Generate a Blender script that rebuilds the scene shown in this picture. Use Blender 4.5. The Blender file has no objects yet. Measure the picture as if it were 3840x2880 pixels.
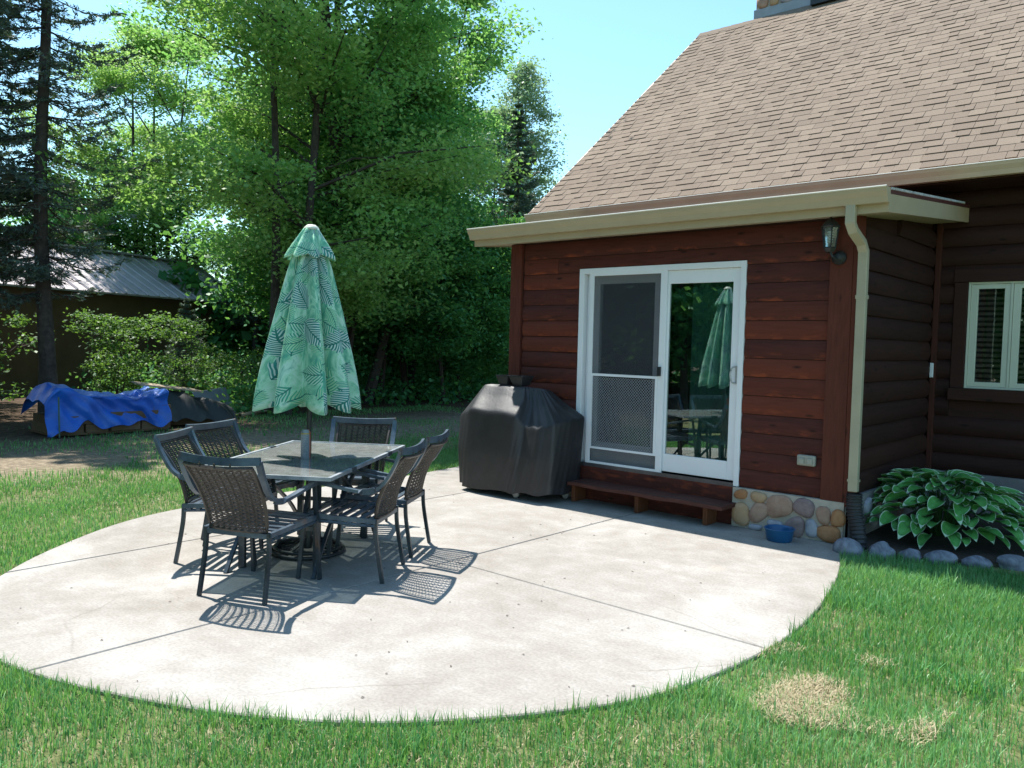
import bpy, math, random
import numpy as np
from mathutils import Vector, Matrix
random.seed(7); rng = np.random.default_rng(7)
scene = bpy.context.scene
COL = scene.collection

# ------------------------------------------------------------------ camera, world, sun, exposure
cam = bpy.data.cameras.new('camera'); camo = bpy.data.objects.new('camera', cam); COL.objects.link(camo)
cam.sensor_width = 36; cam.lens = 3033.3 / 3840 * 36; cam.clip_start = 0.05; cam.clip_end = 600
yaw, pitch, roll = 0.719373, 0.0499739, 0.0238963
fwd = Vector((-math.sin(yaw)*math.cos(pitch), math.cos(yaw)*math.cos(pitch), -math.sin(pitch)))
right = Vector((math.cos(yaw), math.sin(yaw), 0)); up = right.cross(fwd)
r2 = right*math.cos(roll) + up*math.sin(roll); u2 = -right*math.sin(roll) + up*math.cos(roll)
m = Matrix((r2, u2, -fwd)).transposed().to_4x4(); m.translation = (0, 0, 1.595)
camo.matrix_world = m
scene.camera = camo

SUN = Vector((-0.465, 0.080, 1.0)).normalized()
elev = math.asin(SUN.z)
world = bpy.data.worlds.new('World'); scene.world = world; world.use_nodes = True
wn = world.node_tree.nodes; wl = world.node_tree.links
bg = wn['Background']; sky = wn.new('ShaderNodeTexSky'); sky.sky_type = 'NISHITA'; sky.sun_disc = False
sky.sun_elevation = elev; sky.sun_rotation = math.atan2(SUN.x, SUN.y)
sky.air_density = 1.1; sky.dust_density = 0.5; sky.ozone_density = 1.0; sky.altitude = 200
tint = wn.new('ShaderNodeMixRGB'); tint.blend_type = 'MULTIPLY'; tint.inputs[0].default_value = 1; tint.inputs[2].default_value = (.82, 1.06, 1.03, 1)
wl.new(sky.outputs[0], tint.inputs[1]); wl.new(tint.outputs[0], bg.inputs[0]); bg.inputs[1].default_value = 0.135
sl = bpy.data.lights.new('sun', 'SUN'); sl.energy = 4.8; sl.angle = math.radians(0.55); sl.color = (1.0, 0.965, 0.90)
so = bpy.data.objects.new('sun', sl); COL.objects.link(so); so.rotation_euler = SUN.to_track_quat('Z', 'Y').to_euler()
scene.view_settings.view_transform = 'Standard'; scene.view_settings.look = 'None'
scene.view_settings.exposure = 0.96; scene.view_settings.gamma = 1.0
scene.cycles.max_bounces = 8; scene.cycles.transparent_max_bounces = 24

# ------------------------------------------------------------------ material helpers
class NT:
    def __init__(s, name):
        s.m = bpy.data.materials.new(name); s.m.use_nodes = True
        s.t = s.m.node_tree; s.n = s.t.nodes; s.b = s.n['Principled BSDF']; s.out = s.n['Material Output']
    def node(s, typ, **kw):
        n = s.n.new('ShaderNode' + typ)
        for k, v in kw.items():
            if hasattr(n, k): setattr(n, k, v)
            else: n.inputs[k.replace('_', ' ')].default_value = v
        return n
    def link(s, a, b): s.t.links.new(a, b)
    def coord(s, scale=(1, 1, 1), which='Object', rot=(0, 0, 0)):
        tc = s.node('TexCoord'); mp = s.node('Mapping'); mp.inputs['Scale'].default_value = scale
        mp.inputs['Rotation'].default_value = rot
        s.link(tc.outputs[which], mp.inputs[0]); return mp.outputs[0]
    def noise(s, co, scale=5, detail=4, rough=.55, dist=0):
        n = s.node('TexNoise'); n.inputs['Scale'].default_value = scale; n.inputs['Detail'].default_value = detail
        n.inputs['Roughness'].default_value = rough; n.inputs['Distortion'].default_value = dist
        s.link(co, n.inputs['Vector']); return n.outputs[0]
    def ramp(s, fac, stops):
        r = s.node('ValToRGB'); e = r.color_ramp.elements
        while len(e) > 1: e.remove(e[-1])
        for i, (p, c) in enumerate(stops):
            if not isinstance(c, (tuple, list)): c = (c, c, c)
            el = e[0] if i == 0 else e.new(p)
            el.position = p; el.color = (*c, 1)
        s.link(fac, r.inputs[0]); return r.outputs[0]
    def mix(s, fac, a, b, mode='MIX'):
        n = s.node('MixRGB'); n.blend_type = mode
        for i, v in enumerate((fac, a, b)):
            if isinstance(v, (int, float)): n.inputs[i].default_value = v if i == 0 else (v, v, v, 1)
            elif isinstance(v, tuple): n.inputs[i].default_value = (*v, 1)
            else: s.link(v, n.inputs[i])
        return n.outputs[0]
    def math(s, op, a, b=None, c=None):
        n = s.node('Math'); n.operation = op
        for i, v in enumerate((a, b, c)):
            if v is None: continue
            if isinstance(v, (int, float)): n.inputs[i].default_value = v
            else: s.link(v, n.inputs[i])
        return n.outputs[0]
    def attr(s, name):
        a = s.node('Attribute'); a.attribute_name = name; return a.outputs['Fac']
    def rnd(s): return s.node('ObjectInfo').outputs['Random']
    def bump(s, h, strength=.3, dist=.01):
        b = s.node('Bump'); b.inputs['Strength'].default_value = strength; b.inputs['Distance'].default_value = dist
        s.link(h, b.inputs['Height']); s.link(b.outputs[0], s.b.inputs['Normal'])
    def col(s, c):
        if isinstance(c, tuple): s.b.inputs['Base Color'].default_value = (*c, 1)
        else: s.link(c, s.b.inputs['Base Color'])
    def set(s, **kw):
        for k, v in kw.items(): s.b.inputs[k.replace('_', ' ')].default_value = v
        return s

def simple(name, c, rough=.6, metal=0, var=.25, scale=8, bump=0, spec=.5):
    t = NT(name); co = t.coord()
    n = t.noise(co, scale, 5, .6)
    d = tuple(max(0, x*(1-var)) for x in c); l = tuple(min(1, x*(1+var)) for x in c)
    t.col(t.ramp(n, [(.3, d), (.7, l)]))
    t.set(Roughness=rough, Metallic=metal, Specular_IOR_Level=spec)
    if bump: t.bump(t.noise(co, scale*4, 6), bump, .01)
    return t.m

def wood_mat(name, base, light, axis='X', rough=.75, orange=.6, zc=None):
    """stained softwood: long grain streaks, knots, worn orange patches"""
    t = NT(name)
    sc = {'X': (1.2, 14, 14), 'Y': (14, 1.2, 14), 'Z': (14, 14, 1.2)}[axis]
    tc = t.node('TexCoord'); mp = t.node('Mapping'); mp.inputs['Scale'].default_value = sc
    cb = t.node('CombineXYZ'); r = t.rnd(); rr = t.math('MULTIPLY', r, 37.0)
    for i in range(3): t.link(rr, cb.inputs[i])
    va = t.node('VectorMath'); va.operation = 'ADD'; t.link(tc.outputs['Object'], va.inputs[0]); t.link(cb.outputs[0], va.inputs[1])
    t.link(va.outputs[0], mp.inputs[0])
    g = t.noise(mp.outputs[0], 3.0, 6, .65, .4)
    big = t.noise(va.outputs[0], 1.7, 3)
    c = t.ramp(g, [(.28, tuple(x*.55 for x in base)), (.5, base), (.78, tuple(x*1.25 for x in base))])
    c = t.mix(t.ramp(big, [(.35, 0.0), (.7, .45)]), c, tuple(x*.6 for x in base))
    c = t.mix(t.math('MULTIPLY', t.math('SUBTRACT', r, .5), .5), c, light)
    vo = t.node('TexVoronoi'); mv = t.node('Mapping'); mv.inputs['Scale'].default_value = {'X': (2.4, 7, 7), 'Y': (7, 2.4, 7), 'Z': (7, 7, 2.4)}[axis]
    t.link(va.outputs[0], mv.inputs[0]); t.link(mv.outputs[0], vo.inputs['Vector']); vo.inputs['Scale'].default_value = 1.3
    kn = t.ramp(vo.outputs['Distance'], [(.05, 1.0), (.16, 0.0)])
    c = t.mix(kn, c, tuple(x*.3 for x in base))
    if orange > 0:
        nn = t.noise(mv.outputs[0], 2.6, 3)
        a = t.attr('wear')
        o = t.math('MULTIPLY', t.ramp(nn, [(.52, 0.0), (.68, 1.0)]), a)
        c = t.mix(t.math('MULTIPLY', o, orange), c, light)
    t.col(c); t.set(Roughness=rough, Specular_IOR_Level=.3)
    t.bump(g, .35, .004)
    return t.m

M = {}
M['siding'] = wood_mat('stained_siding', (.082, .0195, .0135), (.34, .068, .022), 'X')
M['siding_y'] = wood_mat('stained_siding_side_shade', (.036, .0125, .009), (.08, .027, .014), 'Y', orange=.2)  # recess shade is put into this darker copy of the siding stain
M['siding_dark'] = wood_mat('stained_logs_shade', (.036, .0125, .009), (.08, .027, .014), 'X', orange=.2)  # log stain darkened in colour to hold the shade of the recess
M['trim_z'] = wood_mat('stained_trim', (.105, .025, .0155), (.17, .042, .02), 'Z', orange=.3)
M['trim_dark'] = wood_mat('stained_trim_shade', (.075, .021, .013), (.12, .035, .018), 'Z', orange=.2)  # trim stain dimmed in colour for the shaded inner corner
M['step'] = wood_mat('step_wood', (.085, .030, .022), (.20, .08, .05), 'X', orange=.3)
M['step_leg'] = wood_mat('step_leg_wood', (.13, .045, .02), (.25, .1, .04), 'Z', orange=.3)
M['oldwood'] = wood_mat('weathered_wood', (.16, .10, .06), (.3, .2, .12), 'Y', orange=.3)
M['oldboard'] = wood_mat('pale_board', (.36, .27, .18), (.5, .4, .3), 'Y', orange=.2)
M['tan'] = simple('tan_gutter_paint', (.44, .35, .23), .45, var=.06, scale=3)
M['tan_up'] = simple('brown_gutter_paint', (.64, .48, .33), .45, var=.08, scale=3)
M['lip_highlight'] = simple('gutter_lip_highlight', (.66, .62, .54), .22, var=.03, scale=3)  # sunlit highlight of the gutter edge put into a paler paint
M['soffit'] = simple('soffit_paint', (.46, .38, .26), .6, var=.05)
M['downspout'] = simple('downspout_paint', (.40, .35, .25), .4, var=.08, scale=4)
M['white'] = simple('white_vinyl', (.76, .77, .79), .4, var=.03, scale=3)
M['guard'] = simple('grey_guard_mesh', (.40, .42, .45), .5, var=.05)
M['cream'] = simple('cream_frame', (.60, .62, .50), .45, var=.05, scale=3)
M['sill'] = simple('dark_sill_metal', (.10, .095, .10), .4, metal=.5)
M['black'] = simple('black_metal', (.02, .022, .024), .45, var=.3)
M['blackplastic'] = simple('black_plastic', (.022, .022, .026), .5, var=.3)
M['maroon'] = simple('maroon_metal_roof', (.085, .024, .022), .5, var=.2, scale=2)
M['hanger'] = simple('zinc_hanger', (.75, .75, .72), .35, metal=.6)
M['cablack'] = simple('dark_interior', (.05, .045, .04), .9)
M['pleated_sheet'] = simple('sheer_teal_curtain', (.30, .46, .42), .9)
M['mortar'] = simple('mortar', (.42, .37, .31), .95, var=.15, scale=12, bump=.4)
M['blockgrey'] = simple('foundation_grey', (.20, .19, .19), .9, var=.2, scale=8, bump=.3)
M['bark'] = simple('bark', (.055, .042, .035), .95, var=.5, scale=9, bump=.8)
M['birchbark'] = simple('pale_bark', (.30, .29, .25), .85, var=.5, scale=5, bump=.4)
M['bowl'] = simple('blue_plastic', (.010, .085, .21), .35, var=.08)
M['cover_metal'] = simple('grey_caster', (.4, .4, .4), .4, metal=.4)
M['outlet'] = simple('outlet_plastic', (.33, .32, .27), .35, var=.08, scale=20)
M['graysheet'] = simple('blue_grey_panel', (.16, .19, .22), .5, var=.12, scale=2)
M['darktarp'] = simple('dark_tarp', (.022, .026, .026), .55, var=.4, scale=3, bump=.3)
M['rail_grey'] = simple('chimney_flashing', (.30, .31, .33), .5, metal=.2, var=.1)
M['post_green'] = simple('green_stake', (.05, .12, .09), .5)

def mat_concrete():
    t = NT('concrete'); co = t.coord()
    a = t.noise(co, .8, 6, .6, .6); b = t.noise(co, 4.5, 8, .7); c = t.noise(co, 60, 4)
    col = t.ramp(a, [(.37, (.225, .203, .178)), (.5, (.295, .272, .246)), (.62, (.40, .382, .358))])
    col = t.mix(.5, col, t.ramp(b, [(.34, (.24, .216, .19)), (.5, (.295, .27, .245)), (.66, (.375, .352, .33))]))
    col = t.mix(.35, col, t.ramp(c, [(.35, .35), (.6, .62)]), 'OVERLAY')
    vo = t.node('TexVoronoi'); vo.inputs['Scale'].default_value = 5.5; t.link(co, vo.inputs['Vector'])
    d = t.ramp(vo.outputs['Distance'], [(.018, 1.0), (.035, 0.0)])
    col = t.mix(t.math('MULTIPLY', d, .5), col, (.16, .12, .09))
    st = t.noise(co, 1.6, 2); st2 = t.ramp(st, [(.70, 0.0), (.80, .2)])
    col = t.mix(st2, col, (.52, .40, .29))
    ve = t.node('TexVoronoi'); ve.feature = 'DISTANCE_TO_EDGE'; ve.inputs['Scale'].default_value = .42
    wv = t.node('MixRGB'); wv.inputs[0].default_value = .12; t.link(co, wv.inputs[1]); nz = t.node('TexNoise'); nz.inputs['Scale'].default_value = 3; nz.inputs['Detail'].default_value = 8; t.link(co, nz.inputs['Vector']); t.link(nz.outputs['Color'], wv.inputs[2]); t.link(wv.outputs[0], ve.inputs['Vector'])
    cr = t.math('MULTIPLY', t.ramp(ve.outputs['Distance'], [(.0006, .38), (.0022, 0.0)]), t.ramp(t.noise(co, .7, 2), [(.48, 0.0), (.58, 1.0)]))
    col = t.mix(cr, col, (.14, .12, .10))
    brm = t.noise(t.coord((3, 160, 1)), 1, 3); col = t.mix(.12, col, t.ramp(brm, [(.35, .35), (.65, .65)]), 'OVERLAY')
    t.col(col); t.set(Roughness=.9, Specular_IOR_Level=.2); t.bump(t.noise(co, 45, 6), .25, .004)
    return t.m
M['concrete'] = mat_concrete()

def mat_ground():
    t = NT('ground_soil'); co = t.coord()
    a = t.noise(co, 1.2, 8, .65); b = t.noise(co, 14, 8, .7)
    soil = t.ramp(b, [(.3, (.12, .095, .07)), (.55, (.24, .195, .14)), (.72, (.40, .33, .25))])
    lawn = t.ramp(b, [(.3, (.07, .09, .035)), (.55, (.15, .165, .07)), (.72, (.34, .29, .19))])
    litter = t.ramp(b, [(.3, (.035, .025, .018)), (.55, (.09, .062, .042)), (.74, (.20, .14, .10))])
    sx = t.node('SeparateXYZ'); t.link(co, sx.inputs[0])
    x = t.math('ADD', sx.outputs[0], t.math('MULTIPLY', a, 2.5))
    f = t.node('MapRange'); f.inputs[1].default_value = -9.5; f.inputs[2].default_value = -6.6; t.link(x, f.inputs[0])
    g = t.node('MapRange'); g.inputs[1].default_value = -13.0; g.inputs[2].default_value = -10.5; t.link(x, g.inputs[0])
    c = t.mix(g.outputs[0], litter, soil); c = t.mix(f.outputs[0], c, lawn)
    t.col(c); t.set(Roughness=1, Specular_IOR_Level=.1); t.bump(b, .8, .03)
    return t.m
M['ground'] = mat_ground()

def mat_leaf(name, dark, light, trans=.35, rough=.5):
    t = NT(name); a = t.attr('tone')
    c = t.ramp(a, [(0, dark), (1, light)])
    c = t.mix(t.math('MULTIPLY', t.rnd(), .25), c, dark)
    t.col(c); t.set(Roughness=rough, Specular_IOR_Level=.35)
    tr = t.node('BsdfTranslucent'); t.link(t.mix(.5, c, (.25, .45, .03), 'MIX'), tr.inputs[0])
    mx = t.node('MixShader'); mx.inputs[0].default_value = trans
    t.link(t.b.outputs[0], mx.inputs[1]); t.link(tr.outputs[0], mx.inputs[2]); t.link(mx.outputs[0], t.out.inputs[0])
    return t.m
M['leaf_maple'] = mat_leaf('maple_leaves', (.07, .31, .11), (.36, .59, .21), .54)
M['leaf_maple_sunlit'] = mat_leaf('maple_leaves_painted_sun', (.13, .35, .09), (.54, .68, .27), .54)  # maple leaf copy with sunlight put into a paler, yellower colour
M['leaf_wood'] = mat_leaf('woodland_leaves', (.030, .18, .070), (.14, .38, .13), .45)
M['leaf_birch'] = mat_leaf('birch_leaves', (.20, .30, .20), (.46, .55, .42), .40)
M['needle'] = mat_leaf('spruce_needles', (.045, .080, .075), (.13, .175, .14), .12)
M['deadtwig'] = simple('dead_twigs', (.10, .075, .06), .9)
M['leaf_bush'] = mat_leaf('bush_leaves', (.035, .12, .045), (.17, .29, .06), .38)
M['grass'] = mat_leaf('grass_blades', (.035, .22, .060), (.33, .60, .26), .40, .38)
M['drygrass'] = mat_leaf('dry_grass', (.30, .235, .13), (.62, .52, .35), .15, .7)

def mat_leafgreen():
    t = NT('hosta_leaf'); co = t.coord((1, 1, 1))
    t.col(t.ramp(t.noise(co, 12, 3), [(.3, (.05, .23, .045)), (.7, (.13, .37, .09))])); t.set(Roughness=.38, Specular_IOR_Level=.5)
    sx = t.node('SeparateXYZ'); t.link(co, sx.inputs[0])
    w = t.math('SINE', t.math('MULTIPLY', sx.outputs[0], 420.0)); t.bump(w, .25, .002)
    return t.m
M['hosta'] = mat_leafgreen()
M['hosta_edge'] = simple('hosta_margin', (.46, .58, .40), .45, var=.1)
M['bladeleaf'] = simple('strap_leaf', (.03, .09, .02), .5)

def glass_mat(name, tint, refl, rough=.0, dust=0.0, dustcol=(.3, .3, .3)):
    t = NT(name)
    tr = t.node('BsdfTransparent'); tr.inputs[0].default_value = (*tint, 1)
    gl = t.node('BsdfGlossy'); gl.inputs['Roughness'].default_value = rough; gl.inputs[0].default_value = (.95, 1, 1, 1)
    fr = t.node('Fresnel'); fr.inputs[0].default_value = 1.5
    f = t.math('MINIMUM', t.math('MULTIPLY', fr.outputs[0], refl), 1.0)
    mx = t.node('MixShader'); t.link(f, mx.inputs[0]); t.link(tr.outputs[0], mx.inputs[1]); t.link(gl.outputs[0], mx.inputs[2])
    last = mx.outputs[0]
    if dust:
        df = t.node('BsdfDiffuse'); df.inputs[0].default_value = (*dustcol, 1)
        co = t.coord(); n = t.ramp(t.noise(co, 9, 8, .7), [(.35, dust*.6), (.62, dust), (.72, min(1, dust*1.9))])
        m2 = t.node('MixShader'); t.link(n, m2.inputs[0]); t.link(last, m2.inputs[1]); t.link(df.outputs[0], m2.inputs[2]); last = m2.outputs[0]
    t.link(last, t.out.inputs[0]); return t.m
M['glass_door'] = glass_mat('door_glass', (.62, .74, .72), 4.4)
M['glass_win'] = glass_mat('window_glass', (.8, .85, .85), 2.2)
M['glass_table'] = glass_mat('table_glass', (.42, .47, .47), 1.5, .03, .34, (.36, .37, .35))
M['glass_lamp'] = glass_mat('lantern_glass', (.85, .9, .85), 1.5, .1, .2, (.6, .65, .6))
M['screen'] = glass_mat('insect_screen', (1, 1, 1), .01, .5, .001)
def mat_screen():
    t = NT('insect_screen_mesh')
    tr = t.node('BsdfTransparent'); df = t.node('BsdfDiffuse'); df.inputs[0].default_value = (.07, .075, .085, 1)
    mx = t.node('MixShader'); mx.inputs[0].default_value = .38
    t.link(tr.outputs[0], mx.inputs[1]); t.link(df.outputs[0], mx.inputs[2]); t.link(mx.outputs[0], t.out.inputs[0]); return t.m
M['screen'] = mat_screen()

def mat_metal(name, c, c2, rust=0.0, rough=.38):
    t = NT(name); co = t.coord(); n = t.noise(co, 7, 5, .6)
    col = t.ramp(n, [(.35, c), (.65, c2)])
    if rust:
        a = t.ramp(t.noise(co, 3.1, 4, .6), [(.60, 0.0), (.74, rust)]); col = t.mix(a, col, (.20, .095, .045))
    t.col(col); t.set(Roughness=rough, Metallic=.35, Specular_IOR_Level=.5); t.bump(t.noise(co, 90, 3), .1, .002)
    return t.m
M['chair_metal'] = mat_metal('aged_chair_metal', (.040, .062, .092), (.10, .135, .175), .8)
M['table_metal'] = mat_metal('table_frame_metal', (.03, .042, .055), (.07, .09, .11), .7)
M['table_rim'] = mat_metal('table_rim_metal', (.24, .27, .30), (.44, .47, .50), .15, .4)
M['wicker'] = simple('woven_resin', (.040, .031, .026), .42, var=.4, scale=30)
M['leg_metal'] = mat_metal('rusted_leg_metal', (.02, .03, .038), (.05, .065, .08), 1.0)

def mat_cover():
    t = NT('black_vinyl_cover'); co = t.coord()
    t.col(t.ramp(t.noise(co, 5, 5), [(.3, (.013, .0125, .014)), (.7, (.022, .0215, .025))])); t.set(Roughness=.52, Specular_IOR_Level=.55)
    t.bump(t.noise(co, 6, 7, .65, .4), .25, .02); return t.m
M['cover'] = mat_cover()
def mat_tarp():
    t = NT('blue_tarp'); co = t.coord()
    t.col(t.ramp(t.noise(co, 3, 5), [(.3, (.004, .065, .40)), (.7, (.012, .14, .62))])); t.set(Roughness=.38, Specular_IOR_Level=.6)
    t.bump(t.noise(co, 4, 8, .7), .6, .03); return t.m
M['tarp'] = mat_tarp()

def mat_shingle():
    t = NT('asphalt_shingle'); co = t.coord(); a = t.attr('tone')
    c = t.ramp(a, [(0, (.165, .126, .10)), (.25, (.195, .150, .117)), (.6, (.215, .167, .130)), (1, (.245, .194, .150))])
    g = t.noise(co, 190, 3, .7); c = t.mix(.55, c, t.ramp(g, [(.35, .28), (.65, .72)]), 'OVERLAY')
    big = t.noise(co, .5, 4); c = t.mix(.3, c, t.ramp(big, [(.35, .4), (.65, .58)]), 'OVERLAY')
    t.col(c); t.set(Roughness=.95, Specular_IOR_Level=.15); t.bump(g, .5, .004); return t.m
M['shingle'] = mat_shingle()

def mat_stone(name, c, c2):
    t = NT(name); co = t.coord()
    n = t.noise(co, 9, 7, .65, .5); col = t.ramp(n, [(.3, c), (.62, c2), (.8, tuple(x*.5 for x in c))])
    t.col(col); t.set(Roughness=.85, Specular_IOR_Level=.25); t.bump(t.noise(co, 40, 6), .4, .006); return t.m
ST = [mat_stone('fieldstone_tan', (.36, .22, .12), (.46, .31, .19)), mat_stone('fieldstone_pink', (.30, .17, .12), (.42, .28, .21)),
      mat_stone('fieldstone_mauve', (.19, .13, .13), (.30, .22, .21)), mat_stone('fieldstone_grey', (.24, .24, .28), (.40, .40, .44)),
      mat_stone('fieldstone_rust', (.30, .12, .05), (.42, .22, .11))]
M['bedstone'] = mat_stone('bed_edging_stone', (.075, .08, .10), (.26, .27, .32))

def mat_fabric():
    """palm-frond print: two layers of randomly turned striped fronds, over mottled green"""
    t = NT('palm_print_canvas'); tc = t.node('TexCoord'); uv = tc.outputs['UV']
    bmp = t.node('Mapping'); bmp.inputs['Scale'].default_value = (1.2, .45, 1); t.link(uv, bmp.inputs[0]); base = t.ramp(t.noise(bmp.outputs[0], 7.5, 4, .6, 1.6), [(.32, (.11, .44, .32)), (.44, (.24, .60, .42)), (.52, (.46, .78, .58)), (.60, (.64, .86, .74)), (.72, (.20, .54, .42))])
    col = base
    for k, (sc, dark, pale) in enumerate([(3.9, (.05, .33, .22), (.62, .84, .70)), (4.8, (.07, .40, .26), (.50, .78, .54)), (3.2, (.03, .22, .20), (.78, .90, .84))]):
        mp0 = t.node('Mapping'); mp0.inputs['Location'].default_value = (k*3.7, k*1.9, 0); t.link(uv, mp0.inputs[0])
        nz = t.node('TexNoise'); nz.inputs['Scale'].default_value = 5.0; t.link(mp0.outputs[0], nz.inputs['Vector']); mp = t.node('MixRGB'); mp.inputs[0].default_value = .055; t.link(mp0.outputs[0], mp.inputs[1]); t.link(nz.outputs['Color'], mp.inputs[2])
        vo = t.node('TexVoronoi'); vo.inputs['Scale'].default_value = sc; vo.voronoi_dimensions = '2D'
        t.link(mp.outputs[0], vo.inputs['Vector'])
        sc_n = t.node('VectorMath'); sc_n.operation = 'SCALE'; sc_n.inputs['Scale'].default_value = 1.0
        sub = t.node('VectorMath'); sub.operation = 'SUBTRACT'
        t.link(mp.outputs[0], sub.inputs[0]); t.link(vo.outputs['Position'], sub.inputs[1])
        cs = t.node('SeparateColor'); t.link(vo.outputs['Color'], cs.inputs[0])
        ang = t.math('MULTIPLY', cs.outputs[0], 6.283)
        vr = t.node('VectorRotate'); vr.rotation_type = 'Z_AXIS'; t.link(sub.outputs[0], vr.inputs['Vector']); t.link(ang, vr.inputs['Angle'])
        s = t.node('SeparateXYZ'); t.link(vr.outputs[0], s.inputs[0])
        X = t.math('MULTIPLY', s.outputs[0], sc); Y = t.math('MULTIPLY', s.outputs[1], sc)
        Y = t.math('ADD', Y, t.math('MULTIPLY', t.math('MULTIPLY', X, X), .35))
        aY = t.math('ABSOLUTE', Y)
        wid = t.math('ADD', t.math('MULTIPLY', t.math('SUBTRACT', .30, t.math('MULTIPLY', t.math('MULTIPLY', X, X), 1.3)), 1.0), t.math('MULTIPLY', t.math('SINE', t.math('MULTIPLY', t.math('SUBTRACT', X, t.math('MULTIPLY', aY, .9)), 40.0)), .035))
        inside = t.math('LESS_THAN', aY, wid)
        st = t.math('SINE', t.math('MULTIPLY', t.math('SUBTRACT', X, t.math('MULTIPLY', aY, .9)), (74.0, 66.0, 82.0)[k]))
        stripe = t.math('GREATER_THAN', st, (.1, -.3, .2)[k])
        rib = t.math('LESS_THAN', aY, .018)
        shd2 = t.ramp(t.noise(mp.outputs[0], 9, 3), [(.3, 0.0), (.7, .75)])
        leafc = t.mix(stripe, t.mix(shd2, dark, tuple(min(1, x*1.7+.04) for x in dark)), t.mix(shd2, pale, tuple(x*.72 for x in pale)))
        leafc = t.mix(rib, leafc, (.05, .24, .20))
        sel = t.math('MULTIPLY', inside, t.math('GREATER_THAN', cs.outputs[1], .12 + .12*k))
        col = t.mix(sel, col, leafc)
    t.col(col); t.set(Roughness=.8, Specular_IOR_Level=.2)
    tr = t.node('BsdfTranslucent'); t.link(col, tr.inputs[0]); mx = t.node('MixShader'); mx.inputs[0].default_value = .3
    t.link(t.b.outputs[0], mx.inputs[1]); t.link(tr.outputs[0], mx.inputs[2]); t.link(mx.outputs[0], t.out.inputs[0])
    return t.m
M['canvas'] = mat_fabric()

def mat_can():
    t = NT('can_paint'); tc = t.node('TexCoord'); s = t.node('SeparateXYZ'); t.link(tc.outputs['Object'], s.inputs[0])
    n = t.noise(t.coord((20, 20, 90)), 3, 4)
    c = t.ramp(n, [(.35, (.17, .20, .23)), (.65, (.33, .36, .38))])
    band = t.math('MULTIPLY', t.math('GREATER_THAN', s.outputs[2], .181), t.math('LESS_THAN', s.outputs[2], .190))
    c = t.mix(band, c, (.42, .30, .07))
    c = t.mix(t.math('GREATER_THAN', s.outputs[1], .012), c, (.55, .10, .03))
    t.col(c); t.set(Roughness=.45, Metallic=.2); return t.m
M['can'] = mat_can()
def mat_metalroof():
    t = NT('weathered_metal_roof'); co = t.coord(); n = t.noise(co, .7, 5)
    t.col(t.ramp(n, [(.3, (.34, .29, .30)), (.7, (.54, .48, .50))])); t.set(Roughness=.5, Metallic=.1); return t.m
M['shedroof'] = mat_metalroof()
M['shedwall'] = simple('shed_brown_wall', (.12, .075, .045), .9, var=.2, scale=2)
M['gravel'] = simple('pale_gravel', (.42, .42, .45), .95, var=.2, scale=3)
M['soilbed'] = simple('bed_soil', (.05, .035, .025), 1.0, var=.5, scale=30, bump=.8)

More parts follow.
